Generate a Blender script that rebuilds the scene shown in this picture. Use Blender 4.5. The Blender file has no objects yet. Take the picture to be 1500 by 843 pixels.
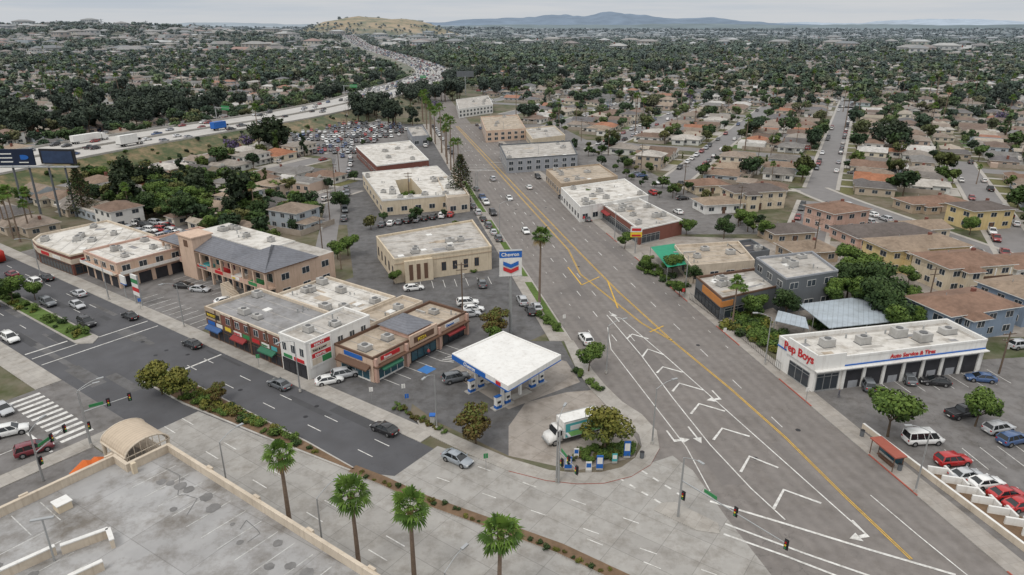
import bpy, math, random
from mathutils import Vector, Matrix, noise as mnoise
random.seed(7)
R_=random.random
def U(a,b): return a+(b-a)*random.random()
H=56.0; PITCH=math.atan(381.5/1000.0); sp=math.sin(PITCH); cp=math.cos(PITCH)
def P(u,v,z=0.0):
    """image pixel cast through the camera -> site coordinates (metres) on the level z"""
    a=(u-750)/1000.0; b=(v-421.5)/1000.0
    t=(H-z)/(sp+b*cp)
    return (a*t,(cp-b*sp)*t)
UX,UY=.81,-.586
O=(-59.0,119.6)
def L(s,d): return (O[0]+s*UX-d*UY, O[1]+s*UY+d*UX)
def Wk(y): return 35.0-.2*y
def Ek(y): return 66.5-.205*y
def RW(y,o): return (Wk(y)+o,y)
def RE(y,o): return (Ek(y)+o,y)
ANG_U=math.atan2(UY,UX); ANG_N=ANG_U+math.pi/2
ANG_M=math.atan2(1,-.2)
AX=(.44,.898); BX=(.898,-.44)
ANG_A=math.atan2(AX[1],AX[0])
def AB(a,b): return (a*AX[0]+b*BX[0], a*AX[1]+b*BX[1])
def toL(x,y):
    x-=O[0]; y-=O[1]; return (x*UX+y*UY, -x*UY+y*UX)
scene=bpy.context.scene
# ------------------------------------------------------------------ materials
HAZE=(.27,.315,.35,1)
def newmat(name):
    m=bpy.data.materials.new(name); m.use_nodes=True
    return m,m.node_tree.nodes,m.node_tree.links,m.node_tree.nodes['Principled BSDF']
def math_n(N,Lk,op,a,b=None,clamp=False):
    n=N.new('ShaderNodeMath'); n.operation=op; n.use_clamp=clamp
    for i,x in enumerate((a,b)):
        if x is None: continue
        if isinstance(x,(int,float)): n.inputs[i].default_value=x
        else: Lk.new(x,n.inputs[i])
    return n.outputs[0]
def mixc(N,Lk,f,a,b,bt='MIX'):
    n=N.new('ShaderNodeMix'); n.data_type='RGBA'; n.blend_type=bt
    for i,x in ((0,f),(6,a),(7,b)):
        if isinstance(x,(int,float)): n.inputs[i].default_value=x
        elif isinstance(x,tuple): n.inputs[i].default_value=x if len(x)==4 else x+(1,)
        else: Lk.new(x,n.inputs[i])
    return n.outputs[2]
def noise_n(N,Lk,vec,scale,detail=3,rough=.55):
    n=N.new('ShaderNodeTexNoise'); n.inputs['Scale'].default_value=scale
    n.inputs['Detail'].default_value=detail; n.inputs['Roughness'].default_value=rough
    Lk.new(vec,n.inputs['Vector']); return n.outputs['Fac']
def ramp2(N,Lk,f,lo,hi):
    n=N.new('ShaderNodeMapRange'); n.inputs[1].default_value=lo; n.inputs[2].default_value=hi
    Lk.new(f,n.inputs[0]); return n.outputs[0]
def dot_n(N,Lk,vec,d):
    n=N.new('ShaderNodeVectorMath'); n.operation='DOT_PRODUCT'; Lk.new(vec,n.inputs[0]); n.inputs[1].default_value=d
    return n.outputs['Value']
def haze_wrap(N,Lk,col,pos):  # aerial haze painted into the base colour, stronger away from the origin
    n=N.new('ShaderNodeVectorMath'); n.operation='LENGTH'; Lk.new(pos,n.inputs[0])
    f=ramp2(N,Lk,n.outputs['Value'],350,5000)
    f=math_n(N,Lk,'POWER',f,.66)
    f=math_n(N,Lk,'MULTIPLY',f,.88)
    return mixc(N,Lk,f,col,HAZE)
_mc={}
def M(name,col,rough=.85,var=.18,scale=1.5,haze=False,dirt=0.0,metal=0,spec=.3,joints=None,palette=None,seedmul=1.0,tracks=False,cracks=False,lines=None,dscale=.35,streak=0.0):
    if name in _mc: return _mc[name]
    m,N,Lk,B=newmat(name)
    g=N.new('ShaderNodeNewGeometry'); pos=g.outputs['Position']
    if palette:
        oi=N.new('ShaderNodeObjectInfo')
        r=math_n(N,Lk,'FRACT',math_n(N,Lk,'MULTIPLY',oi.outputs['Random'],seedmul))
        cr=N.new('ShaderNodeValToRGB'); cr.color_ramp.interpolation='CONSTANT'
        el=cr.color_ramp.elements
        while len(el)<len(palette): el.new(.5)
        for i,c in enumerate(palette):
            el[i].position=i/len(palette); el[i].color=tuple(c)+(1,)
        Lk.new(r,cr.inputs[0]); base=cr.outputs[0]
    elif col=='OBJ':
        oi=N.new('ShaderNodeObjectInfo'); base=oi.outputs['Color']
    else:
        rgb=N.new('ShaderNodeRGB'); rgb.outputs[0].default_value=tuple(col)+(1,); base=rgb.outputs[0]
    c=base
    if var>0:
        n1=noise_n(N,Lk,pos,scale,4,.6); n2=noise_n(N,Lk,pos,scale*.12,2)
        s=math_n(N,Lk,'ADD',math_n(N,Lk,'MULTIPLY',n1,.6),math_n(N,Lk,'MULTIPLY',n2,.4))
        s=ramp2(N,Lk,s,.3,.7)
        f=math_n(N,Lk,'ADD',math_n(N,Lk,'MULTIPLY',s,2*var),1-var)
        v=N.new('ShaderNodeCombineColor')
        for i in range(3): Lk.new(f,v.inputs[i])
        c=mixc(N,Lk,1.0,c,v.outputs[0],'MULTIPLY')
    if dirt>0:
        n3=noise_n(N,Lk,pos,dscale,6,.72)
        f=math_n(N,Lk,'MULTIPLY',ramp2(N,Lk,n3,.46,.68),dirt)
        c=mixc(N,Lk,f,c,mixc(N,Lk,1.0,c,(.45,.41,.36,1),'MULTIPLY'))
    if streak>0:
        sv=N.new('ShaderNodeVectorMath'); sv.operation='MULTIPLY'; Lk.new(pos,sv.inputs[0]); sv.inputs[1].default_value=(2.2,2.2,.25)
        f=math_n(N,Lk,'MULTIPLY',ramp2(N,Lk,noise_n(N,Lk,sv.outputs[0],1.0,4,.6),.5,.72),streak)
        c=mixc(N,Lk,f,c,mixc(N,Lk,1.0,c,(.5,.44,.38,1),'MULTIPLY'))
    if tracks:
        d=dot_n(N,Lk,pos,(.98,.2,0))
        w=math_n(N,Lk,'SINE',math_n(N,Lk,'MULTIPLY',d,2*math.pi/1.8))
        nn=noise_n(N,Lk,pos,.06,2)
        f=math_n(N,Lk,'MULTIPLY',math_n(N,Lk,'MULTIPLY',math_n(N,Lk,'ADD',w,1),.12),nn)
        c=mixc(N,Lk,f,c,(.03,.03,.03,1))
    if cracks:
        vo=N.new('ShaderNodeTexVoronoi'); vo.feature='DISTANCE_TO_EDGE'; vo.inputs['Scale'].default_value=.19
        mp=N.new('ShaderNodeVectorMath'); mp.operation='MULTIPLY_ADD'
        nz=N.new('ShaderNodeTexNoise'); nz.inputs['Scale'].default_value=.4; nz.inputs['Detail'].default_value=5; Lk.new(pos,nz.inputs['Vector'])
        Lk.new(nz.outputs['Color'],mp.inputs[0]); mp.inputs[1].default_value=(7,7,7); Lk.new(pos,mp.inputs[2])
        Lk.new(mp.outputs[0],vo.inputs['Vector'])
        f=math_n(N,Lk,'LESS_THAN',vo.outputs['Distance'],.008)
        f=math_n(N,Lk,'MULTIPLY',f,math_n(N,Lk,'MULTIPLY',ramp2(N,Lk,noise_n(N,Lk,pos,.05,2),.45,.65),.35))
        c=mixc(N,Lk,f,c,(.03,.03,.03,1))
    if joints:
        dx,dy,sx,sy,wd,dark=joints
        fs=None
        for d,s in ((dx,sx),(dy,sy)):
            q=math_n(N,Lk,'FRACT',math_n(N,Lk,'MULTIPLY',dot_n(N,Lk,pos,(d[0],d[1],0)),1.0/s))
            q=math_n(N,Lk,'LESS_THAN',q,wd/s)
            fs=q if fs is None else math_n(N,Lk,'MAXIMUM',fs,q)
        cx=math_n(N,Lk,'FLOOR',math_n(N,Lk,'MULTIPLY',dot_n(N,Lk,pos,(dx[0],dx[1],0)),1.0/sx)); cy=math_n(N,Lk,'FLOOR',math_n(N,Lk,'MULTIPLY',dot_n(N,Lk,pos,(dy[0],dy[1],0)),1.0/sy))
        cb=N.new('ShaderNodeCombineXYZ'); Lk.new(cx,cb.inputs[0]); Lk.new(cy,cb.inputs[1])
        wn=N.new('ShaderNodeTexWhiteNoise'); wn.noise_dimensions='2D'; Lk.new(cb.outputs[0],wn.inputs['Vector'])
        c=mixc(N,Lk,math_n(N,Lk,'MULTIPLY',wn.outputs['Value'],.22),c,(.16,.15,.14,1))
        f=math_n(N,Lk,'MULTIPLY',fs,dark)
        c=mixc(N,Lk,f,c,(.08,.075,.07,1))
    if lines:
        d=dot_n(N,Lk,pos,lines[0])
        q=math_n(N,Lk,'FRACT',math_n(N,Lk,'MULTIPLY',d,1.0/lines[1]))
        f=math_n(N,Lk,'MULTIPLY',math_n(N,Lk,'LESS_THAN',q,lines[2]),lines[3])
        c=mixc(N,Lk,f,c,(.05,.05,.05,1))
    if haze: c=haze_wrap(N,Lk,c,pos)
    Lk.new(c,B.inputs['Base Color'])
    B.inputs['Roughness'].default_value=rough; B.inputs['Metallic'].default_value=metal
    B.inputs['Specular IOR Level'].default_value=spec
    _mc[name]=m; return m

asph_main=M('main_road_asphalt',(.205,.186,.172),.9,.14,.8,dirt=.32,tracks=True,cracks=True)
asph_patch=M('asphalt_repair',(.165,.150,.140),.9,.15,.8)
asph_dark=M('dark_asphalt',(.094,.094,.100),.9,.18,.7,dirt=.35,cracks=True)
asph_dpatch=M('dark_asphalt_repair',(.07,.07,.073),.9,.15,.8)
asph_lot=M('lot_asphalt',(.125,.122,.122),.9,.28,.5,dirt=.6,cracks=True)
asph_lot2=M('lot_asphalt_light',(.175,.166,.16),.9,.26,.5,dirt=.6,cracks=True)
asph_res=M('residential_asphalt',(.2,.19,.185),.9,.15,.3,haze=True)
concR=M('road_concrete',(.36,.345,.32),.85,.13,.6,dirt=.6,joints=((.81,-.586),(.586,.81),4.6,3.6,.07,.4))
concS=M('pavement_concrete',(.38,.355,.32),.85,.14,.8,dirt=.5,joints=((.81,-.586),(.586,.81),1.5,1.5,.05,.25))
concS2=M('pavement_concrete_main',(.36,.33,.295),.85,.14,.8,dirt=.5,joints=((-.196,.98),(.98,.196),1.5,1.5,.05,.25))
concG=M('forecourt_concrete',(.33,.295,.26),.85,.14,.5,dirt=.65,joints=((.65,.76),(.76,-.65),5,5,.08,.35))
kerbM=M('kerb_concrete',(.42,.40,.37),.8,.16,1,dirt=.3)
redkerb=M('red_kerb_paint',(.36,.10,.07),.8,.25,1)
deckM=M('deck_concrete',(.36,.355,.35),.85,.2,.3,dirt=1.0,dscale=.2,joints=((.85,-.53),(.53,.85),9,9,.09,.3))
beige=M('beige_render',(.58,.50,.40),.85,.10,.5,dirt=.3,streak=.35)
whiteP=M('white_paint',(.72,.71,.68),.7,.06,.5,dirt=.15,streak=.3)
markW=M('road_paint_white',(.64,.63,.60),.8,.32,2.5,dirt=.6,dscale=1.1)
markD=M('deck_paint_worn',(.50,.50,.48),.8,.32,2.5,dirt=.8,dscale=1.0)
markY=M('road_paint_yellow',(.62,.38,.06),.8,.28,2.5,dirt=.4,dscale=1.1)
roofW=M('white_roof',(.60,.575,.53),.85,.16,.5,dirt=.8)
roofL=M('light_grey_roof',(.43,.405,.37),.85,.2,.5,dirt=.8)
roofT=M('tan_roof',(.42,.355,.28),.85,.2,.5,dirt=.8)
roofG=M('grey_roof',(.27,.265,.265),.85,.18,.6,dirt=.6)
roofSl=M('slate_grey_tile',(.17,.175,.195),.8,.2,1.5,dirt=.3,lines=((.15,.2,1.0),.35,.16,.35))
creamW=M('cream_wall',(.60,.51,.38),.85,.08,.5,dirt=.2,streak=.4)
peachW=M('peach_wall',(.58,.43,.33),.85,.08,.5,dirt=.2,streak=.4)
pinkW=M('pink_wall',(.54,.36,.29),.85,.08,.5,dirt=.2,streak=.35)
tanW=M('tan_wall',(.42,.33,.24),.85,.08,.5,dirt=.25,streak=.4)
brickM=M('brick_wall',(.20,.08,.06),.9,.2,6,lines=((0,0,1),.3,.12,.3),streak=.3)
dgrey=M('dark_grey_wall',(.13,.14,.15),.8,.1,.5,streak=.3)
mgrey=M('mid_grey_wall',(.30,.31,.33),.8,.1,.5,streak=.35)
blueg=M('blue_grey_wall',(.21,.265,.34),.8,.1,.5,streak=.35)
orangeW=M('orange_wall',(.48,.20,.06),.8,.1,.5)
yellowW=M('yellow_wall',(.60,.47,.24),.8,.08,.5,streak=.35)
brownM=M('brown_trim',(.13,.075,.05),.7,.1,1)
blackM=M('black_trim',(.025,.025,.028),.6,.1,1)
darkIn=M('dark_interior',(.035,.035,.04),.8,.3,.8)
steel=M('galvanised_steel',(.42,.43,.43),.45,.08,2,metal=.6)
signR=M('red_sign',(.50,.03,.035),.5,.04,2)
signB=M('blue_sign',(.02,.12,.42),.5,.04,2)
signG=M('green_sign',(.04,.22,.08),.5,.04,2)
signYl=M('yellow_sign',(.70,.50,.05),.5,.04,2)
signT=M('teal_sign',(.08,.36,.38),.5,.04,2)
signL=M('leaf_green_graphic',(.22,.48,.16),.5,.2,.8)
awnR=M('maroon_awning',(.26,.04,.04),.8,.12,2); awnG=M('green_awning',(.04,.15,.09),.8,.12,2); awnB=M('blue_awning',(.05,.11,.26),.8,.12,2)
orangeP=M('orange_fabric',(.60,.14,.03),.8,.1,2)
woodM=M('timber_pole',(.13,.095,.07),.9,.2,3)
acM=M('air_conditioner_metal',(.42,.41,.39),.6,.14,2,dirt=.4)
acD=M('air_conditioner_grille',(.12,.12,.12),.6,.2,4)
tileBr=M('brown_tile',(.22,.135,.095),.85,.28,1.2,dirt=.5,lines=((.2,.3,1),.3,.14,.3))
tileTan=M('tan_shingle',(.27,.205,.15),.85,.28,1.2,dirt=.5,lines=((.2,.3,1),.3,.14,.25))
tileDk=M('dark_shingle',(.12,.10,.09),.85,.28,1.2,dirt=.4)
shadeG=M('green_shade_net',(.03,.26,.15),.8,.15,1)
carportM=M('carport_metal',(.38,.43,.47),.6,.14,.6,lines=((.9,-.43,0),.9,.12,.3),dirt=.4)
grassM=M('grass',(.085,.135,.03),.95,.4,1.2,dirt=.4)
soilM=M('planting_soil',(.16,.105,.065),.95,.35,1.2)
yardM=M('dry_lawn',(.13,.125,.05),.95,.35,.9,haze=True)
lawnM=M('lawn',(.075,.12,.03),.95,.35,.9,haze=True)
def glassmat(name,col,r=.12):
    m,N,Lk,B=newmat(name); B.inputs['Base Color'].default_value=col+(1,); B.inputs['Roughness'].default_value=r
    B.inputs['Specular IOR Level'].default_value=.7; return m
glass=glassmat('window_glass',(.03,.04,.05)); glassT=glassmat('tinted_shop_glass',(.04,.10,.13))
carglass=glassmat('car_glass',(.015,.018,.02),.08)
def paintmat(name,pal=None):
    m=M(name,'OBJ' if not pal else (1,1,1),.28,0,1,palette=pal,spec=.5); m.node_tree.nodes['Principled BSDF'].inputs['Coat Weight'].default_value=.5; return m
carpaint=paintmat('car_paint')
carpal=[(.6,.6,.6),(.03,.03,.035),(.35,.36,.38),(.75,.75,.73),(.12,.13,.14),(.25,.03,.03),(.05,.09,.2),(.55,.53,.5),(.02,.02,.02),(.7,.7,.7)]
carpaintR=paintmat('car_paint_mixed',carpal)
tyre=M('tyre_rubber',(.02,.02,.02),.9,0); hub=M('alloy_hub',(.4,.4,.4),.35,0,metal=.8)
lampW=M('headlamp',(.7,.7,.68),.2,0); lampR=M('tail_lamp',(.4,.01,.01),.3,0)
bark=M('bark',(.11,.08,.055),.95,.25,4); palmbark=M('palm_trunk',(.19,.14,.105),.95,.3,5)
def leafset(pref,cols,haze=False): return [M(pref+'_%d'%i,c,.75,.3,1.2,haze=haze) for i,c in enumerate(cols)]
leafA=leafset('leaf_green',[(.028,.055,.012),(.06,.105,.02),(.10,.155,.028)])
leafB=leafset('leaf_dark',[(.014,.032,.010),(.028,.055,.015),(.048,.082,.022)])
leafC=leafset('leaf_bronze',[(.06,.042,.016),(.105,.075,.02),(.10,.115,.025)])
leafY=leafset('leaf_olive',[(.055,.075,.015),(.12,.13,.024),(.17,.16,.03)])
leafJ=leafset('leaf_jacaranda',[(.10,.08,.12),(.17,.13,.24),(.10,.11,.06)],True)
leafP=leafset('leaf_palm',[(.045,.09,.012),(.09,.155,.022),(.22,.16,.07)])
treepal=[(.028,.052,.013),(.048,.08,.017),(.075,.105,.025),(.018,.034,.013),(.06,.07,.02),(.035,.063,.014),(.085,.085,.028),(.022,.042,.016)]
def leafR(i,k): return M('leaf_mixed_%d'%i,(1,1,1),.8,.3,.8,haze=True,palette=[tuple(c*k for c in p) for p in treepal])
leafM=[leafR(0,.55),leafR(1,1.0),leafR(2,1.5)]  # one palette in shaded, middle and lit tones for painted crown shading
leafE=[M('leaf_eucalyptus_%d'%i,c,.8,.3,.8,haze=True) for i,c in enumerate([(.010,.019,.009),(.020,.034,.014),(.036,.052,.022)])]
roofpal=[(.20,.13,.095),(.23,.18,.14),(.30,.23,.17),(.12,.11,.105),(.17,.115,.085),(.44,.41,.37),(.15,.105,.08),(.26,.21,.17),(.31,.135,.075),(.19,.18,.17),(.36,.31,.25),(.13,.12,.12),(.21,.15,.11),(.50,.48,.45),(.27,.24,.21),(.16,.145,.13)]
wallpal=[(.60,.53,.42),(.68,.66,.62),(.48,.37,.30),(.42,.35,.27),(.55,.55,.52),(.58,.52,.42),(.38,.42,.45),(.62,.56,.46)]
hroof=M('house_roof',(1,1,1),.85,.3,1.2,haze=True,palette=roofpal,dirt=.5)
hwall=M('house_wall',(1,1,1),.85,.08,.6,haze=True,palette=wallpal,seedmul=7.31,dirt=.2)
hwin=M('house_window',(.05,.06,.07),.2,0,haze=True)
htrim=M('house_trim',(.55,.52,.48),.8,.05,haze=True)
drive=M('driveway_concrete',(.37,.345,.31),.9,.15,.5,haze=True)
fenceM=M('garden_fence',(.34,.29,.24),.9,.25,.5,haze=True)

# ------------------------------------------------------------------ mesh builder
def ccw(p):
    a=sum(p[i][0]*p[(i+1)%len(p)][1]-p[(i+1)%len(p)][0]*p[i][1] for i in range(len(p)))
    return list(p) if a>0 else list(reversed(p))
def inset(p,d):
    n=len(p); out=[]
    for i in range(n):
        a=Vector(p[i-1][:2]); b=Vector(p[i][:2]); c=Vector(p[(i+1)%n][:2])
        e1=(b-a).normalized(); e2=(c-b).normalized()
        n1=Vector((-e1.y,e1.x)); n2=Vector((-e2.y,e2.x))
        k=(n1+n2); den=max(.3,1+n1.dot(n2)); q=b+k*(d/den); out.append((q.x,q.y))
    return out
class MB:
    def __init__(s): s.v=[];s.f=[];s.m=[];s.mats=[];s.sm=[]
    def mi(s,mat):
        if mat not in s.mats: s.mats.append(mat)
        return s.mats.index(mat)
    def face(s,pts,mat,smooth=False):
        b=len(s.v); s.v.extend([tuple(p) for p in pts]); s.f.append(tuple(range(b,b+len(pts)))); s.m.append(s.mi(mat)); s.sm.append(smooth)
    def mesh_part(s,vs,fs,mat,smooth=False):
        b=len(s.v); s.v.extend([tuple(p) for p in vs])
        k=s.mi(mat)
        for f in fs: s.f.append(tuple(b+i for i in f)); s.m.append(k); s.sm.append(smooth)
    def sheet(s,poly,z,mat): s.face([(p[0],p[1],z) for p in ccw(poly)],mat)
    def prism(s,poly,z0,z1,wall,top=None,bot=False):
        p=ccw(poly); n=len(p)
        for i in range(n):
            a=p[i];b=p[(i+1)%n]
            s.face([(a[0],a[1],z0),(b[0],b[1],z0),(b[0],b[1],z1),(a[0],a[1],z1)],wall)
        s.face([(q[0],q[1],z1) for q in p],top or wall)
        if bot: s.face([(q[0],q[1],z0) for q in reversed(p)],wall)
    def box(s,x,y,z0,w,d,h,mat,rot=0,top=None):
        c,si=math.cos(rot),math.sin(rot)
        pts=[(x+a*w/2*c-b*d/2*si, y+a*w/2*si+b*d/2*c) for a,b in ((-1,-1),(1,-1),(1,1),(-1,1))]
        s.prism(pts,z0,z0+h,mat,top,bot=True)
    def cyl(s,p0,p1,r0,r1,n,mat,caps=True,smooth=True):
        p0=Vector(p0);p1=Vector(p1); ax=(p1-p0).normalized()
        t=Vector((0,0,1)) if abs(ax.z)<.9 else Vector((1,0,0))
        e1=ax.cross(t).normalized(); e2=ax.cross(e1)
        vs=[];fs=[]
        for r,p in ((r0,p0),(r1,p1)):
            for i in range(n):
                a=2*math.pi*i/n; vs.append(p+e1*(r*math.cos(a))+e2*(r*math.sin(a)))
        for i in range(n): fs.append((i,(i+1)%n,n+(i+1)%n,n+i))
        s.mesh_part(vs,fs,mat,smooth)
        if caps:
            s.mesh_part(vs[:n],[tuple(range(n))],mat); s.mesh_part(vs[n:],[tuple(range(n))],mat)
    def panel(s,p0,p1,s0,s1,z0,z1,mat,out=.05,inn=0.0):
        a=Vector(p0[:2]);b=Vector(p1[:2]); d=(b-a).normalized(); o=Vector((d.y,-d.x))
        q0=a+d*s0; q1=a+d*s1
        s.prism([(q0+o*inn)[:],(q1+o*inn)[:],(q1+o*out)[:],(q0+o*out)[:]],z0,z1,mat,bot=True)
    def awning(s,p0,p1,s0,s1,z0,z1,dep,mat):
        a=Vector(p0[:2]);b=Vector(p1[:2]); d=(b-a).normalized(); o=Vector((d.y,-d.x))
        t0=a+d*s0+o*.14; t1=a+d*s1+o*.14; f0=t0+o*dep; f1=t1+o*dep
        s.face([f0[:]+(z0,),f1[:]+(z0,),t1[:]+(z1,),t0[:]+(z1,)],mat)
        s.face([f0[:]+(z0-.25,),f1[:]+(z0-.25,),f1[:]+(z0,),f0[:]+(z0,)],mat)
        s.face([t0[:]+(z0,),f0[:]+(z0,),t0[:]+(z1,)],mat); s.face([t1[:]+(z0,),f1[:]+(z0,),t1[:]+(z1,)],mat)
    def mesh(s,name,origin=(0,0,0)):
        me=bpy.data.meshes.new(name)
        ox,oy,oz=origin
        me.from_pydata([(v[0]-ox,v[1]-oy,v[2]-oz) for v in s.v],[],s.f)
        for m in s.mats: me.materials.append(m)
        me.polygons.foreach_set('material_index',s.m); me.polygons.foreach_set('use_smooth',s.sm)
        me.update(); return me
    def obj(s,name,recenter=True):
        if recenter:
            xs=[v[0] for v in s.v]; ys=[v[1] for v in s.v]
            o=((min(xs)+max(xs))/2,(min(ys)+max(ys))/2,0)
        else: o=(0,0,0)
        ob=bpy.data.objects.new(name,s.mesh(name,o)); ob.location=o
        scene.collection.objects.link(ob); return ob
def place(name,me,x,y,z=0,rot=0,sc=1,color=None):
    ob=bpy.data.objects.new(name,me); ob.location=(x,y,z); ob.rotation_euler=(0,0,rot)
    ob.scale=(sc,sc,sc) if not isinstance(sc,tuple) else sc
    if color: ob.color=tuple(color)+(1,)
    scene.collection.objects.link(ob); return ob
def lettering(parent,txt,p0,p1,sx,z,size,mat,out=.12,bold=True,rot=0):
    cu=bpy.data.curves.new('lettering','FONT'); cu.body=txt; cu.size=size; cu.extrude=.03; cu.offset=.02*size if bold else 0
    cu.materials.append(mat)
    ob=bpy.data.objects.new('lettering',cu)
    a=Vector(p0[:2]);b=Vector(p1[:2]); d=(b-a).normalized(); o=Vector((d.y,-d.x))
    q=a+d*sx+o*out
    mw=Matrix(((d.x,0,o.x,q.x),(d.y,0,o.y,q.y),(0,1,0,z),(0,0,0,1)))@Matrix.Rotation(rot,4,'Z')
    scene.collection.objects.link(ob)
    ob.parent=parent; ob.matrix_parent_inverse=Matrix.Translation(parent.location).inverted(); ob.matrix_basis=mw
    return ob

occ=[]
def occupy(poly):
    cx=sum(p[0] for p in poly)/len(poly); cy=sum(p[1] for p in poly)/len(poly)
    r=max(math.hypot(p[0]-cx,p[1]-cy) for p in poly); occ.append((cx,cy,r*.85))
def pin(p,poly):
    x,y=p; c=False; n=len(poly)
    for i in range(n):
        x1,y1=poly[i][:2];x2,y2=poly[(i+1)%n][:2]
        if (y1>y)!=(y2>y) and x<(x2-x1)*(y-y1)/(y2-y1)+x1: c=not c
    return c
def ac_unit(mb,x,y,z,rot,k=1.0):
    w,d,h=U(1.3,2.2)*k,U(1.1,1.6)*k,U(.8,1.3)*k
    mb.box(x,y,z,w,d,h,acM,rot); mb.cyl((x,y,z+h+.002),(x,y,z+h+.12),d*.36,d*.36,10,acD)
    mb.box(x,y,z-.02,w+.2,d+.2,.1,acD,rot)
def clutter(mb,poly,z,n,rot=0,k=1.0):
    xs=[p[0] for p in poly]; ys=[p[1] for p in poly]; q=inset(ccw(poly),1.4); t=0
    while n>0 and t<200:
        t+=1; x,y=U(min(xs),max(xs)),U(min(ys),max(ys))
        if not pin((x,y),q): continue
        n-=1; r=R_()
        if r<.5: ac_unit(mb,x,y,z,rot,k)
        elif r<.75: mb.cyl((x,y,z),(x,y,z+U(.5,1.0)),.14,.14,7,steel); mb.cyl((x+.9,y,z),(x+.9,y,z+.4),.1,.1,7,steel)
        elif r<.9: mb.box(x,y,z,1.4,1.4,.25,whiteP,rot)
        else: mb.box(x,y,z,U(2,4),.35,.3,acM,rot)
def windows(mb,p0,p1,z0,z1,n,frac=.5,fr=None,gl=None,s0=0,s1=None):
    ln=math.dist(p0[:2],p1[:2]); s1=ln if s1 is None else s1
    st=(s1-s0)/n
    for i in range(n):
        c=s0+st*(i+.5); w=st*frac/2
        mb.panel(p0,p1,c-w-.08,c+w+.08,z0-.08,z1+.08,fr or whiteP,.035)
        mb.panel(p0,p1,c-w,c+w,z0,z1,gl or glass,.06)
        mb.panel(p0,p1,c-.03,c+.03,z0,z1,fr or whiteP,.08)
def shopfront(mb,p0,p1,s0,s1,z1=2.7,gl=None,fr=None,n=None):
    n=n or max(1,int((s1-s0)/1.6)); mb.panel(p0,p1,s0,s1,.0,z1,gl or glass,.05)
    for i in range(n+1):
        x=s0+(s1-s0)*i/n; mb.panel(p0,p1,x-.05,x+.05,.0,z1,fr or steel,.09)
    mb.panel(p0,p1,s0,s1,z1-.55,z1-.47,fr or steel,.1); mb.panel(p0,p1,s0,s1,z1,z1+.1,fr or steel,.12)
    mb.panel(p0,p1,s0,s1,0,.3,fr or steel,.08)
def flat(name,poly,h,wall,roof,par=.5,trim=None,clut=4,win=True,mb=None,finish=True,z0=0,rot=0):
    mb=mb or MB(); poly=ccw(poly); n=len(poly); occupy(poly)
    for i in range(n):
        a=poly[i];b=poly[(i+1)%n]
        mb.face([(a[0],a[1],z0),(b[0],b[1],z0),(b[0],b[1],h),(a[0],a[1],h)],wall)
    ins=inset(poly,.28)
    for i in range(n):
        a=poly[i];b=poly[(i+1)%n];c=ins[(i+1)%n];d=ins[i]
        mb.face([(a[0],a[1],h),(b[0],b[1],h),(c[0],c[1],h),(d[0],d[1],h)],trim or wall)
        mb.face([(c[0],c[1],h),(d[0],d[1],h),(d[0],d[1],h-par),(c[0],c[1],h-par)],trim or wall)
        ln=math.dist(a,b)
        if trim: mb.panel(a,b,0,ln,h-.35,h+.03,trim,.07)
        if win and ln>5:
            k=max(1,int(ln/3.6))
            if h-z0>5.6: windows(mb,a,b,h-2.6,h-1.3,k,.45); windows(mb,a,b,1.0,2.4,k,.5)
            else: windows(mb,a,b,1.0,2.5,k,.5)
    mb.face([(q[0],q[1],h-par) for q in ins],roof)
    if clut:
        e=Vector(poly[1])-Vector(poly[0]); ra=math.atan2(e.y,e.x); clutter(mb,poly,h-par,int(clut*1.3)+1,ra)
        q=inset(poly,1.6); xs=[p[0] for p in q]; ys=[p[1] for p in q]; q3=inset(poly,3)
        for i_ in range(max(4,int(clut*1.5))):
            x,y=U(min(xs),max(xs)),U(min(ys),max(ys))
            if pin((x,y),q3): mb.box(x,y,h-par+.002+i_*.001,U(1.2,4.8),U(.5,2.8),.012,random.choice([roofL,roofG,roofW,roofT,roofT]),ra)
        ed=e.normalized(); nn=Vector((-ed.y,ed.x)); A0=Vector(poly[0])
        dep=max((Vector(p)-A0).dot(nn) for p in poly); wd=max((Vector(p)-A0).dot(ed) for p in poly)
        k=3.0
        while k<dep-1:
            c1=A0+nn*k+ed*.6; c2=A0+nn*k+ed*(wd-1.0)
            while not pin(c1[:],inset(poly,.4)) and (c2-c1).length>2: c1=c1+ed*.5
            while not pin(c2[:],inset(poly,.4)) and (c2-c1).length>2: c2=c2-ed*.5
            if pin(c1[:],poly) and pin(c2[:],poly): mb.prism([(c1)[:],(c2)[:],(c2+nn*.1)[:],(c1+nn*.1)[:]],h-par-.01,h-par+.018+.0,roofG if roof is not roofG else roofL)
            k+=3.3
    if finish: return mb.obj(name)
    return mb,poly

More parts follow.
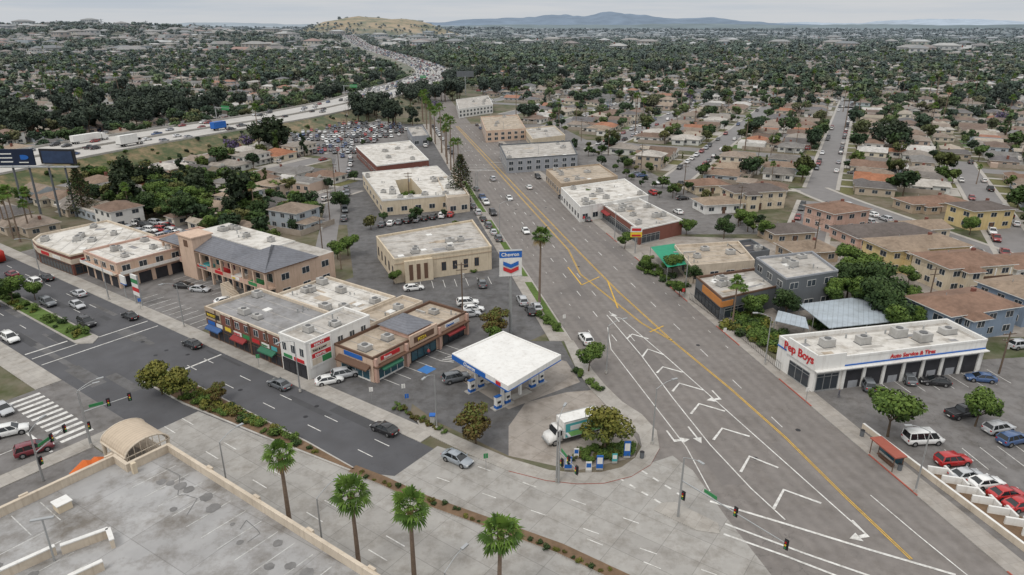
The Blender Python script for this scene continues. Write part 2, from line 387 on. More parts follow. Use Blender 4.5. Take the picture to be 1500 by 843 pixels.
# ------------------------------------------------------------------ roofs / houses
def hip(mb,x0,y0,x1,y1,z,rise,ov,mat,trim,gable=False,wall=None):
    x0-=ov;y0-=ov;x1+=ov;y1+=ov; t=.16
    w=x1-x0;d=y1-y0
    mb.prism([(x0,y0),(x1,y0),(x1,y1),(x0,y1)],z-t,z,trim,bot=True)
    z+=.003
    if w>=d:
        k=0 if gable else d/2*.95
        a=(x0+k,(y0+y1)/2,z+rise);b=(x1-k,(y0+y1)/2,z+rise)
        mb.face([(x0,y0,z),(x1,y0,z),b,a],mat); mb.face([(x1,y1,z),(x0,y1,z),a,b],mat)
        mb.face([(x1,y0,z),(x1,y1,z),b],(wall or mat) if gable else mat); mb.face([(x0,y1,z),(x0,y0,z),a],(wall or mat) if gable else mat)
    else:
        k=0 if gable else w/2*.95
        a=((x0+x1)/2,y0+k,z+rise);b=((x0+x1)/2,y1-k,z+rise)
        mb.face([(x0,y1,z),(x0,y0,z),a,b],mat); mb.face([(x1,y0,z),(x1,y1,z),b,a],mat)
        mb.face([(x0,y0,z),(x1,y0,z),a],(wall or mat) if gable else mat); mb.face([(x1,y1,z),(x0,y1,z),b],(wall or mat) if gable else mat)
def wing(mb,x0,y0,x1,y1,h,rise,W,Rf,T,Wn,ov=.5,gable=False,storeys=1):
    mb.prism([(x0,y0),(x1,y0),(x1,y1),(x0,y1)],0,h-.16,W)
    ps=[(x0,y0),(x1,y0),(x1,y1),(x0,y1)]
    for i in range(4):
        a=ps[i];b=ps[(i+1)%4]; ln=math.dist(a,b)
        for s in range(storeys):
            windows(mb,a,b,s*2.9+1.0,s*2.9+2.2,max(1,int(ln/3.6)),.4,T,Wn)
    hip(mb,x0,y0,x1,y1,h,rise,ov,Rf,T,gable,W)
def house_mesh(kind,W,Rf,T,Wn,w=None,d=None,h=None):
    mb=MB()
    if kind==0:
        wing(mb,-7,-4,7,5,3,1.7,W,Rf,T,Wn); wing(mb,-6,-7,0,-4.01,2.85,1.2,W,Rf,T,Wn,gable=True); mb.box(4,1,4,.7,.7,1.2,brickM)
    elif kind==1:
        wing(mb,-6.5,-4.5,6.5,4,3,2.0,W,Rf,T,Wn,gable=True); wing(mb,1,-7.5,6,-4.52,2.9,1.4,W,Rf,T,Wn,gable=True); mb.box(-3,-5.8,0,5,2.4,.3,drive); mb.box(-3,-5.8,2.6,5,2.4,.12,T)
    elif kind==2:
        wing(mb,-7,-2,6,5,3.1,1.6,W,Rf,T,Wn); wing(mb,1.5,-8,6.6,-1.6,3.0,1.3,W,Rf,T,Wn)
    elif kind==3:
        wing(mb,-9,-5,9,5,6.1,1.7,W,Rf,T,Wn,storeys=2)
        mb.box(0,-5.7,2.9,16,1.3,.15,T)
        for i in range(5): mb.box(-7.6+i*3.8,-6.2,0,.2,.2,5.9,T)
        mb.box(0,-6.3,3.05,16,.06,.9,T)
    elif kind==4:
        wing(mb,-5.5,-6,5.5,4,5.8,1.8,W,Rf,T,Wn,storeys=2); wing(mb,-9,-3,-5.52,4,3,1.0,W,Rf,T,Wn)
    elif kind==5:
        mb.prism([(-7,-5),(7,-5),(7,5),(-7,5)],0,3.4,W,Rf); mb.prism([(-7.1,-5.1),(7.1,-5.1),(7.1,-4.85),(-7.1,-4.85)],3.1,3.7,T)
        windows(mb,(-7,-5),(7,-5),1,2.3,4,.45,T,Wn); mb.box(3,1,3.4,1.3,1.3,.8,acM)
    elif kind==6:
        wing(mb,-3.2,-3.2,3.2,3.2,2.7,1.2,W,Rf,T,Wn,gable=True); mb.panel((-3.2,-3.2),(3.2,-3.2),.7,5.7,0,2.2,T,.05)
    elif kind==7:
        wing(mb,-6,-5,6,5,3.0,1.9,W,Rf,T,Wn); mb.box(-1,3,3.2,1,.9,2.2,brickM); mb.box(0,-6.2,2.7,5,2.2,.14,Rf); mb.box(-2.2,-7.1,0,.2,.2,2.7,T); mb.box(2.2,-7.1,0,.2,.2,2.7,T); mb.box(4.5,8,0,3,2.4,2.3,W)
    return mb
hmesh=[house_mesh(k,hwall,hroof,htrim,hwin).mesh('house_%d'%k) for k in range(8)]

# ------------------------------------------------------------------ vegetation
def leaf_cloud(mb,clumps,n,size,mats,flatness=.8):
    zs=[c[0][2] for c in clumps]; zlo,zhi=min(zs),max(zs)+.01
    tot=sum(c[1]**2 for c in clumps)
    for (c,r) in clumps:
        k=int(n*r*r/tot)
        bias=(c[2]-zlo)/(zhi-zlo)
        for _ in range(k):
            while True:
                d=Vector((U(-1,1),U(-1,1),U(-1,1)))
                if .05<d.length<1: break
            d.normalize(); rr=r*(.5+.55*R_()**.6)
            q=Vector(c)+Vector((d.x*rr,d.y*rr,d.z*rr*flatness))
            s=size*U(.6,1.35)
            nrm=(d+Vector((U(-.8,.8),U(-.8,.8),U(-.5,1.1)))).normalized()
            t=nrm.cross(Vector((U(-1,1),U(-1,1),U(-1,1)))).normalized(); b=nrm.cross(t)
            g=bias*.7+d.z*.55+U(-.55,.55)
            m=mats[0] if g<.0 else (mats[1] if g<.75 else mats[2])  # crown shading put into leaf colour: dark low and underneath, light on top
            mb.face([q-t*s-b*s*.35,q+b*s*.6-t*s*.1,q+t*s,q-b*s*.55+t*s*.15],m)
def tree_mesh(seed,h,r,n,size,mats,flatness=.75,limbs=6,columnar=False,bk=None):
    random.seed(seed); mb=MB(); bk=bk or bark
    ht=h*U(.28,.38); lean=Vector((U(-.3,.3),U(-.3,.3),0))
    mb.cyl((0,0,-.1),(lean.x*.5,lean.y*.5,ht),.05*h*.55,.035*h*.5,7,bk,False)
    cl=[]
    top=Vector((lean.x*.5,lean.y*.5,ht))
    nc=limbs+5
    for i in range(nc):
        a=2*math.pi*i/nc*1.9+U(-.4,.4)
        if columnar: rad=r*U(.1,.5); z=ht+(h-ht)*(i+.3)/nc
        else: rad=r*U(.3,.74); z=h*U(.46,.86)
        c=(math.cos(a)*rad+lean.x,math.sin(a)*rad+lean.y,z); cr=r*U(.24,.52)*(1-.5*(i/nc) if columnar else 1)
        cl.append((c,cr))
        if i<limbs: mb.cyl(top,(c[0],c[1],c[2]),.018*h*.6,.006*h,5,bk,False)
    if not columnar: cl.append(((lean.x,lean.y,h*.8),r*.45))
    leaf_cloud(mb,cl,n,size,mats,flatness)
    return mb.mesh('tree')
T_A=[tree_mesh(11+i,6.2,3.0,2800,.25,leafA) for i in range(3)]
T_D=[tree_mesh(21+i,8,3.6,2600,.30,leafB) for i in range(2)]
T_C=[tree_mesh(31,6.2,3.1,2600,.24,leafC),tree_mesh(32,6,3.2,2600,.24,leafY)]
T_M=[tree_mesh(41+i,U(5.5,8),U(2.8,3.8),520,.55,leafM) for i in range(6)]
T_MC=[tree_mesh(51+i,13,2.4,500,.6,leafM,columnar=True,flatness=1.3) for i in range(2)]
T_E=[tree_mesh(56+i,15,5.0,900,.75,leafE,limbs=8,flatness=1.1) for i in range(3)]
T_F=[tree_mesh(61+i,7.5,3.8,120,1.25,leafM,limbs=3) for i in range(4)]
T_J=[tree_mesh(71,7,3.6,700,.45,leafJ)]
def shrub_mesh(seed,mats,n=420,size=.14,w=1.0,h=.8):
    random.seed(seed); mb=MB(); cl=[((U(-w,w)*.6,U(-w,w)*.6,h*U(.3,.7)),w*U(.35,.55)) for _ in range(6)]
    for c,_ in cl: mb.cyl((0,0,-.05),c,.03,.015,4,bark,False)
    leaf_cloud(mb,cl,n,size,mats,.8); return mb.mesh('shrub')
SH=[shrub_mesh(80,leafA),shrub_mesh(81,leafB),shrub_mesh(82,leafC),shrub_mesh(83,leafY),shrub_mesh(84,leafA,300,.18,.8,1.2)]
def fan_palm(seed,h,cr=2.3,nf=34,lod=False):
    random.seed(seed); mb=MB(); segs=6; pts=[]
    cx,cy=U(-.02,.02),U(-.02,.02)
    for i in range(segs+1):
        t=i/segs; pts.append((cx*h*t*t,cy*h*t*t,h*t-.1, .30-.12*t+(.1 if i==0 else 0)))
    for i in range(segs): mb.cyl(pts[i][:3],pts[i+1][:3],pts[i][3],pts[i+1][3],8 if not lod else 5,palmbark,False)
    top=Vector(pts[-1][:3])
    mb.cyl(top-Vector((0,0,1.3)),top,.26,.42,8,leafP[2],False)
    for i in range(nf):
        az=i*2.399+U(-.3,.3); el=math.radians(80-125*(i/nf)+U(-12,12))
        L1=cr*U(.38,.62); d=Vector((math.cos(az)*math.cos(el),math.sin(az)*math.cos(el),math.sin(el)))
        b=top+d*L1
        side=Vector((-math.sin(az),math.cos(az),0)); upn=side.cross(d)
        mb.face([top-side*.03,top+side*.03,b+side*.03,b-side*.03],leafP[1])
        m=leafP[2] if el<math.radians(-36) else (leafP[1] if R_()<.65 else leafP[0])
        nb=11 if not lod else 5; fl=cr*U(.42,.62)
        for j in range(nb):
            g=math.radians(-100+200*j/(nb-1)+U(-5,5)); dd=(d*math.cos(g)+side*math.sin(g)*.95)
            tip=b+dd*fl*U(.8,1.1)*(1-.15*abs(math.sin(g)))+Vector((0,0,-.32*fl*(1.1-math.cos(g)*.3)))
            mid=b+dd*fl*.55; w=(upn.cross(dd)).normalized()*(.10*cr/2 if not lod else .2*cr/2)
            mb.face([b,mid-w,tip,mid+w],m)
    return mb.mesh('palm')
P_near=[fan_palm(91,11,2.4,30),fan_palm(92,11,2.2,26),fan_palm(96,11,2.5,32)]
P_tall=fan_palm(93,16,2.7); P_far=[fan_palm(94,19,2.6,20,True),fan_palm(95,15,2.6,20,True)]
def conifer(seed,h,r):
    random.seed(seed); mb=MB(); mb.cyl((0,0,-.1),(0,0,h),.4,.05,7,bark,False)
    n=22
    for i in range(n):
        z=h*(.12+.86*i/n); rr=r*(1-(i/n)**1.6)*U(.8,1.1)+.4
        for k in range(7):
            a=k*2*math.pi/7+i*.6+U(-.2,.2); tip=Vector((math.cos(a)*rr,math.sin(a)*rr,z+rr*.12))
            mb.cyl((0,0,z),tip,.06,.02,4,bark,False)
            for j in range(16):
                t=U(.25,1.05); q=Vector((0,0,z)).lerp(tip,t)+Vector((U(-.3,.3),U(-.3,.3),U(-.25,.25))); s=U(.22,.42)
                d=Vector((U(-1,1),U(-1,1),U(-.6,.6))).normalized(); e=d.cross(Vector((U(-1,1),U(-1,1),U(-1,1)))).normalized()
                mb.face([q-d*s,q+e*s*.5,q+d*s,q-e*s*.5],leafB[0] if R_()<.45 else (leafB[2] if R_()<.4 else leafC[0]))
    return mb.mesh('conifer')
ARA=conifer(99,17,4.6)
random.seed(5)

# ------------------------------------------------------------------ vehicles
def loft(mb,secs,mat,smooth=True,cap=True):
    n=len(secs[0]); vs=[p for s in secs for p in s]; fs=[]
    for i in range(len(secs)-1):
        for j in range(n):
            a=i*n+j;b=i*n+(j+1)%n; fs.append((a,b,b+n,a+n))
    if cap: fs.append(tuple(range(n-1,-1,-1))); fs.append(tuple((len(secs)-1)*n+j for j in range(n)))
    mb.mesh_part(vs,fs,mat,smooth)
def wheel(mb,x,y,r,w=.22):
    s=1 if y>0 else -1
    mb.cyl((x,y-s*w,r),(x,y,r),r,r,14,tyre); mb.cyl((x,y,r),(x,y+s*.012,r),r*.62,r*.58,10,hub)
def car_mesh(kind,paint):
    mb=MB()
    if kind=='sedan':
        Wd=.91; st=[(-2.35,.80,.68,.42),(-2.27,.97,.80,.30),(-1.7,1.02,.89,.22),(-.9,.98,.91,.2),(.2,.95,.91,.2),(1.0,.93,.91,.2),(1.6,.86,.90,.2),(2.12,.75,.84,.25),(2.35,.6,.66,.38)]
        gb=(-2.0,1.15,.83,.95); gt=(-1.25,.30,.63,1.45); wr=.34; wx=(-1.4,1.4)
    elif kind=='suv':
        Wd=.95; st=[(-2.38,.95,.75,.45),(-2.3,1.12,.88,.35),(-1.6,1.15,.94,.28),(0,1.12,.95,.28),(1.0,1.10,.95,.28),(1.7,1.03,.93,.28),(2.2,.95,.87,.35),(2.4,.75,.7,.45)]
        gb=(-2.28,1.15,.88,1.11); gt=(-1.95,.35,.68,1.74); wr=.38; wx=(-1.45,1.45)
    elif kind=='van':
        Wd=1.0; st=[(-2.7,1.0,.92,.5),(-2.66,1.15,.98,.38),(-1.6,1.18,1.0,.32),(0,1.18,1.0,.32),(1.5,1.18,1.0,.32),(2.1,1.08,.97,.32),(2.6,.95,.9,.35),(2.72,.7,.8,.45)]
        gb=(-2.68,1.95,.96,1.17); gt=(-2.6,1.15,.80,2.15); wr=.37; wx=(-1.75,1.75)
    elif kind=='pickup':
        Wd=.98; st=[(-2.75,1.0,.93,.5),(-2.7,1.1,.96,.45),(-.7,1.1,.98,.35),(.5,1.12,.98,.35),(1.4,1.12,.98,.35),(2.2,1.08,.95,.35),(2.65,1.0,.9,.4),(2.75,.8,.8,.5)]
        gb=(-.75,1.35,.90,1.10); gt=(-.5,.65,.72,1.80); wr=.40; wx=(-1.7,1.75)
    secs=[]
    for x,zt,hw,zb in st:
        m=(zt+zb)/2
        secs.append([(x,-hw*.9,zb),(x,-hw,zb+.12),(x,-hw,m+.08),(x,-hw*.95,zt-.06),(x,-hw*.84,zt),(x,0,zt+.03),(x,hw*.84,zt),(x,hw*.95,zt-.06),(x,hw,m+.08),(x,hw,zb+.12),(x,hw*.9,zb)])
    loft(mb,secs,paint)
    x0,x1,w0,z0=gb; X0,X1,w1,z1=gt
    z1b=z1-.07
    vs=[(x0,-w0,z0),(x1,-w0,z0),(x1,w0,z0),(x0,w0,z0),(X0,-w1,z1b),(X1,-w1,z1b),(X1,w1,z1b),(X0,w1,z1b)]
    mb.mesh_part(vs,[(0,1,5,4),(1,2,6,5),(2,3,7,6),(3,0,4,7)],carglass)
    e=.05
    secs=[[(X0-e,-w1-e,z1b),(X0-e,w1+e,z1b),(X0,w1-.08,z1),(X0,-w1+.08,z1)],[((X0+X1)/2,-w1-e,z1b+.02),((X0+X1)/2,w1+e,z1b+.02),((X0+X1)/2,w1-.06,z1+.05),((X0+X1)/2,-w1+.06,z1+.05)],[(X1+e,-w1-e,z1b),(X1+e,w1+e,z1b),(X1,w1-.08,z1),(X1,-w1+.08,z1)]]
    loft(mb,secs,paint)
    def pil(a,b,s=.05): mb.cyl(a,b,s,s,4,paint,False,False)
    for sg in (-1,1):
        pil((x1-.02,sg*w0,z0),(X1,sg*(w1+.01),z1b)); pil((x0+.02,sg*w0,z0),(X0,sg*(w1+.01),z1b),.09 if kind!='pickup' else .06)
        n={'sedan':1,'suv':2,'van':3,'pickup':1}[kind]
        for k in range(n):
            t=(k+1)/(n+1)+(.0 if n>1 else .05); pil((x0+(x1-x0)*t,sg*w0,z0),(X0+(X1-X0)*t,sg*(w1+.01),z1b),.045)
        mb.box(x1-.25,sg*(w0+.16),z0,.14,.2,.15,paint)
        for x in wx:
            mb.cyl((x,sg*(Wd-.1),wr+.02),(x,sg*(Wd+.006),wr+.02),wr*1.22,wr*1.2,14,blackM); wheel(mb,x,sg*(Wd+.02),wr)
        fx=st[-2][0]; rx=st[1][0]
        mb.box(fx+.08,sg*st[-2][2]*.72,st[-2][1]-.2,.2,.34,.13,lampW); mb.box(rx-.02,sg*st[1][2]*.8,st[1][1]-.3,.14,.24,.2,lampR)
        mb.box(0,sg*(Wd+.005),z0-.42,.16,.02,.03,steel)
    mb.box(st[-1][0]-.02,0,.42,.1,1.1,.16,blackM); mb.box(st[0][0]+.0,0,.5,.08,.5,.12,whiteP)
    if kind=='pickup':
        mb.box(-1.75,0,1.125,1.75,1.66,.02,blackM)
        for sg in (-1,1): mb.box(-1.72,sg*.88,1.1,1.95,.1,.14,paint)
        mb.box(-2.68,0,1.1,.1,1.8,.14,paint)
    return mb.mesh('car_'+kind)
CM={k:car_mesh(k,carpaint) for k in ('sedan','suv','van','pickup')}
CMR=[car_mesh(k,carpaintR) for k in ('sedan','suv','sedan','pickup')]
WH=(.75,.75,.73);BK=(.02,.02,.022);SV=(.45,.46,.47);GY=(.13,.14,.15);RD=(.42,.02,.02);MR=(.16,.02,.03);BL=(.05,.10,.22)
def car(u,v,ang,kind='sedan',col=SV,name='car'):
    x,y=P(u,v,.7); return place(name,CM[kind],x,y,.04,ang+U(-.03,.03),1,col)
def rcar(x,y,ang,name='parked_car'):
    place(name,CM[random.choice(['sedan','suv','sedan','suv','pickup'])],x,y,.06,ang+U(-.04,.04)+random.choice([0,math.pi]),U(.95,1.03),random.choice([BK,SV,WH,GY,WH,SV,GY,RD,BL,BK]))
def box_truck(x,y,ang,z=.05,box=whiteP,name='box_truck',k=1.0,pic=True):
    mb=MB()
    mb.box(-1.2,0,.95,6.4,2.4,2.6,box); mb.box(-1.2,0,.75,6.5,2.3,.2,blackM)
    for sg in (-1,1):
        mb.box(-1.2,sg*1.2,3.56,6.4,.06,.06,steel)
        if pic:
            mb.box(-1.2,sg*1.215,1.05,5.9,.02,2.2,signT); mb.box(-2.9,sg*1.23,1.1,2.2,.02,1.5,signL); mb.box(.1,sg*1.23,1.1,2.6,.02,.8,signL); mb.box(-.6,sg*1.235,2.1,3.2,.02,.75,lampW)
    secs=[]
    for xx,zt,zb in ((2.15,2.55,.6),(2.9,2.6,.6),(3.25,1.65,.55),(4.1,1.45,.5),(4.3,1.1,.55)):
        w=1.08 if xx<4.2 else .98
        secs.append([(xx,-w,zb),(xx,-w,(zt+zb)/2),(xx,-w*.93,zt),(xx,w*.93,zt),(xx,w,(zt+zb)/2),(xx,w,zb)])
    loft(mb,secs,whiteP)
    mb.mesh_part([(2.96,-.93,2.52),(2.96,.93,2.52),(3.27,.98,1.72),(3.27,-.98,1.72)],[(0,1,2,3)],carglass)
    for sg in (-1,1):
        mb.box(2.65,sg*1.06,1.55,.8,.08,.75,carglass); wheel(mb,3.3,sg*1.1,.48,.28); wheel(mb,-2.6,sg*1.12,.48,.5)
        mb.box(4.22,sg*.75,.95,.2,.3,.2,lampW); mb.box(2.95,sg*1.3,1.6,.12,.2,.5,blackM)
    mb.box(4.35,0,.5,.18,2.1,.3,steel)
    return place(name,mb.mesh(name),x,y,z,ang,k)
def semi(x,y,ang,col=whiteP,z=.05,name='semi_truck'):
    mb=MB(); mb.box(-2,0,1.1,14,2.5,2.8,col); mb.box(-2,0,.9,14,1.2,.2,blackM)
    secs=[[(xx,-w,zb),(xx,-w,zt),(xx,w,zt),(xx,w,zb)] for xx,zt,zb,w in ((5.6,3.3,.6,1.15),(7.2,3.4,.6,1.15),(7.8,2.3,.6,1.1),(9.0,1.9,.6,1.0))]
    loft(mb,secs,col,False); mb.mesh_part([(7.25,-1,3.25),(7.25,1,3.25),(7.82,1,2.4),(7.82,-1,2.4)],[(0,1,2,3)],carglass)
    for xx in (-8,-6.8,4.6,5.8,8.0):
        for sg in (-1,1): wheel(mb,xx,sg*1.22,.5,.4)
    return place(name,mb.mesh(name),x,y,z,ang)

# ------------------------------------------------------------------ terrain
def sm(a,b,x):
    t=max(0,min(1,(x-a)/(b-a))); return t*t*(3-2*t)
def hz(x,y):
    if y<850: return 0.0
    h=58*math.exp(-(((x+1550)/900)**2+((y-2500)/850)**2))
    n=mnoise.noise(Vector((x/420,y/420,3.1)))
    h+=10*max(0,n)*sm(1000,2200,y)*(1 if x<-300 else .25)
    q=((x+800)/430)**2+((y-4300)/600)**2
    h+=104*math.exp(-q*q*1.2)*(1+.16*mnoise.noise(Vector((x/160,y/200,1)))+.07*mnoise.noise(Vector((x/60,y/80,4))))
    h+=(34+26*mnoise.noise(Vector((x/900,y/700,9))))*sm(5200,6400,y)*sm(9500,7000,y)*(.55 if x>0 else 1)
    return h*sm(850,1500,y)
def terrain():
    xs=[-45000,-25000,-12000]+list(range(-6000,6001,80))+[12000,25000,45000]
    ys=[-2500,-500,0,300,600,850]+list(range(930,6000,80))+[6300,6700,7200,8000,9500,14000,30000,60000]
    vs=[(x,y,hz(x,y)) for y in ys for x in xs]; nx=len(xs)
    fs=[(j*nx+i,j*nx+i+1,(j+1)*nx+i+1,(j+1)*nx+i) for j in range(len(ys)-1) for i in range(nx-1)]
    m,N,Lk,B=newmat('ground_soil_and_grass')
    g=N.new('ShaderNodeNewGeometry'); pos=g.outputs['Position']
    n1=ramp2(N,Lk,noise_n(N,Lk,pos,.05,5,.65),.42,.6); n2=ramp2(N,Lk,noise_n(N,Lk,pos,.3,4,.6),.35,.65)
    c=mixc(N,Lk,n1,(.145,.12,.085),(.06,.078,.03)); c=mixc(N,Lk,math_n(N,Lk,'MULTIPLY',n2,.4),c,(.24,.215,.175))
    dd=N.new('ShaderNodeVectorMath'); dd.operation='DISTANCE'; Lk.new(pos,dd.inputs[0]); dd.inputs[1].default_value=(-800,4300,60)
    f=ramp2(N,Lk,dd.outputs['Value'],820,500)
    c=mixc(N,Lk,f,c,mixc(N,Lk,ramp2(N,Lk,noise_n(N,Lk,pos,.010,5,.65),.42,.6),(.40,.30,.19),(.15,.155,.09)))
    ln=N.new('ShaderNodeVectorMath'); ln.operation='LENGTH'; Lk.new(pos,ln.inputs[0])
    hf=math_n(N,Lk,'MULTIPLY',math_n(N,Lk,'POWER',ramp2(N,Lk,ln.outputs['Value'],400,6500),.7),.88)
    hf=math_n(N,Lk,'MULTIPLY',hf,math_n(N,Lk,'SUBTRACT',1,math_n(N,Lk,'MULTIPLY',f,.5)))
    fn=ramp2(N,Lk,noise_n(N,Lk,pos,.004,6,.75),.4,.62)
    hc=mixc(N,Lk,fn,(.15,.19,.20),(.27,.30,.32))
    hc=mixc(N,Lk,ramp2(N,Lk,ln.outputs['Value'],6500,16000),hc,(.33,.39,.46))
    c=mixc(N,Lk,hf,c,hc)  # soil and grass colour fades into painted distance haze
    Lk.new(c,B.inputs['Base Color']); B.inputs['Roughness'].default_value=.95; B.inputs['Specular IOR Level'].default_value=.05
    me=bpy.data.meshes.new('ground'); me.from_pydata(vs,[],fs); me.materials.append(m)
    for p in me.polygons: p.use_smooth=True
    ob=bpy.data.objects.new('ground',me); scene.collection.objects.link(ob)
terrain()
def mountains():
    def ridge(name,pts,Y,col,thick,seed):
        ele=[]
        for u,v in pts:
            t=Y/(cp-((v-421.5)/1000)*sp); ele.append(((u-750)/1000*t, max(5,H-t*(sp+(v-421.5)/1000*cp))))
        vs=[];fs=[];nx=200;ny=11
        x0,x1=ele[0][0],ele[-1][0]
        for j in range(ny):
            for i in range(nx):
                x=x0+(x1-x0)*i/(nx-1)
                for k in range(len(ele)-1):
                    if ele[k][0]<=x<=ele[k+1][0]+1e-6:
                        t=(x-ele[k][0])/(ele[k+1][0]-ele[k][0]); t=t*t*(3-2*t); h=ele[k][1]*(1-t)+ele[k+1][1]*t; break
                p=math.sin(math.pi*j/(ny-1))**.9
                hh=h*p*(1+.14*mnoise.noise(Vector((x/700,j*.8,seed)))+.10*mnoise.noise(Vector((x/200,j*1.3,seed))))
                vs.append((x,Y+(j-(ny-1)/2)*thick,hh-3))
        for j in range(ny-1):
            for i in range(nx-1): fs.append((j*nx+i,j*nx+i+1,(j+1)*nx+i+1,(j+1)*nx+i))
        me=bpy.data.meshes.new(name); me.from_pydata(vs,[],fs); me.materials.append(M(name+'_slopes_%d'%Y,col,.95,.22,.003,spec=0))  # slope colour has the blue of distance haze painted in
        for p in me.polygons: p.use_smooth=True
        scene.collection.objects.link(bpy.data.objects.new(name,me))
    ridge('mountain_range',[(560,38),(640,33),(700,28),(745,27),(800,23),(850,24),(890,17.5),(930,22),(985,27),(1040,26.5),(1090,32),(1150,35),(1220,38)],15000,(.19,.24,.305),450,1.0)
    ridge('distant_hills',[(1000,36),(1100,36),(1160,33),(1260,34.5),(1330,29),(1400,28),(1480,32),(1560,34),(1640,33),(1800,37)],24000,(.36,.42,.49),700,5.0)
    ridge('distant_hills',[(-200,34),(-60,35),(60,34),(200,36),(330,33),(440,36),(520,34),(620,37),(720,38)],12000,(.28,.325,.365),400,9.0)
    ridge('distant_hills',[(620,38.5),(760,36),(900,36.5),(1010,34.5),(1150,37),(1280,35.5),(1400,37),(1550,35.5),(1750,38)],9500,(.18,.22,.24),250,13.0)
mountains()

# ------------------------------------------------------------------ roads
def ribbon(mb,pts,o0,o1,z,mat,off=0,zf=hz):
    n=len(pts); nr=[]
    for i in range(n):
        a=Vector(pts[max(0,i-1)][:2]);b=Vector(pts[min(n-1,i+1)][:2]); d=(b-a).normalized(); nr.append(Vector((-d.y,d.x)))
    za,zb=(z if isinstance(z,tuple) else (z,z))
    for i in range(n-1):
        a=Vector(pts[i][:2]);b=Vector(pts[i+1][:2]); h0=zf(a.x,a.y); h1=zf(b.x,b.y)
        q=[(a+nr[i]*o1),(a+nr[i]*o0),(b+nr[i+1]*o0),(b+nr[i+1]*o1)]
        mb.face([(q[0].x,q[0].y,zb+h0),(q[1].x,q[1].y,za+h0),(q[2].x,q[2].y,za+h1),(q[3].x,q[3].y,zb+h1)],mat)
def resample(pts,step):
    out=[pts[0]]; acc=0
    for i in range(len(pts)-1):
        a=Vector(pts[i][:2]);b=Vector(pts[i+1][:2]); ln=(b-a).length; t=step-acc
        while t<ln: q=a.lerp(b,t/ln); out.append((q.x,q.y)); t+=step
        acc=ln-(t-step)
    out.append(pts[-1]); return out
def stripe(mb,pts,w,z,mat,dash=None,off=0):
    if not dash: ribbon(mb,pts,off-w/2,off+w/2,z,mat); return
    q=resample(pts,1.0); per=dash[0]+dash[1]; i=0
    while i<len(q)-dash[0]: ribbon(mb,q[i:i+dash[0]+1],off-w/2,off+w/2,z,mat); i+=per
def strip(mb,pts,o0,o1,z0,z1,mat,side=None):
    n=len(pts); nr=[]
    for i in range(n):
        a=Vector(pts[max(0,i-1)][:2]);b=Vector(pts[min(n-1,i+1)][:2]); d=(b-a).normalized(); nr.append(Vector((-d.y,d.x)))
    lo=[tuple(Vector(pts[i][:2])+nr[i]*o0) for i in range(n)]; hi=[tuple(Vector(pts[i][:2])+nr[i]*o1) for i in range(n)]
    hh=[hz(*pts[i][:2]) for i in range(n)]
    for i in range(n-1): mb.face([lo[i]+(z1+hh[i],),lo[i+1]+(z1+hh[i+1],),hi[i+1]+(z1+hh[i+1],),hi[i]+(z1+hh[i],)],mat)
    for e in (lo,hi):
        for i in range(n-1): mb.face([e[i]+(z0+hh[i],),e[i+1]+(z0+hh[i+1],),e[i+1]+(z1+hh[i+1],),e[i]+(z1+hh[i],)],side or mat)
    for i in (0,n-1): mb.face([lo[i]+(z0,),hi[i]+(z0,),hi[i]+(z1,),lo[i]+(z1,)],side or mat)

mb=MB(); mb.sheet([RW(-60,0),RE(-60,0),RE(430,0),RW(430,0)],.020,asph_main)
far=[((Wk(430)+Ek(430))/2,430),(-48,500),(-62,580),(-78,680),(-90,800)]
ribbon(mb,resample(far,20),-11,11,.018,asph_main)
for i in range(26):
    y=U(70,400); o=U(2,27); ln=U(4,30); w=U(.5,3.2); mb.sheet([RW(y,o),RW(y,o+w),RW(y+ln,o+w),RW(y+ln,o)],.024+i*.0004,asph_patch)
for i in range(14):
    y=U(70,380); o=U(3,27); mb.cyl((Wk(y)+o,y,.02),(Wk(y)+o,y,.037),.38,.38,12,blackM)
mb.obj('main_road',False)
mb=MB(); mb.sheet([L(-320,-24),L(130,-24),L(130,-2),L(66,-2),L(-320,-2)],.026,asph_dark)
for i in range(26):
    s=U(-120,55); d=random.choice([U(-11,-3),U(-23,-17)]); ln=U(3,16); w=U(.5,2.5)
    mb.sheet([L(s,d),L(s+ln,d),L(s+ln,d+w),L(s,d+w)],.0268+i*.0001,asph_dpatch if R_()<.6 else asph_lot)
for i in range(9):
    x,y=L(U(-60,50),U(-10,-4)); mb.cyl((x,y,.02),(x,y,.034),.38,.38,12,blackM)
mb.obj('avenue',False)
mb=MB(); mb.sheet([L(-4,-23.9),L(-4,-200),L(18,-200),L(18,-23.9)],.031,asph_lot2); mb.obj('cross_street',False)
mb=MB()
mb.sheet([L(24,-24),L(130,-24),L(130,-12),L(56,-12),L(38,-14.6),L(24,-16)],.036,concR)
mb.sheet([P(500,690),P(578,698),P(641,654),P(700,672),P(800,700),P(880,700),P(950,680),P(985,668),P(1015,690),P(1065,760),P(1130,843),P(1200,940),P(1000,1100),P(760,950)],.041,concR)
mb.obj('concrete_road',False)

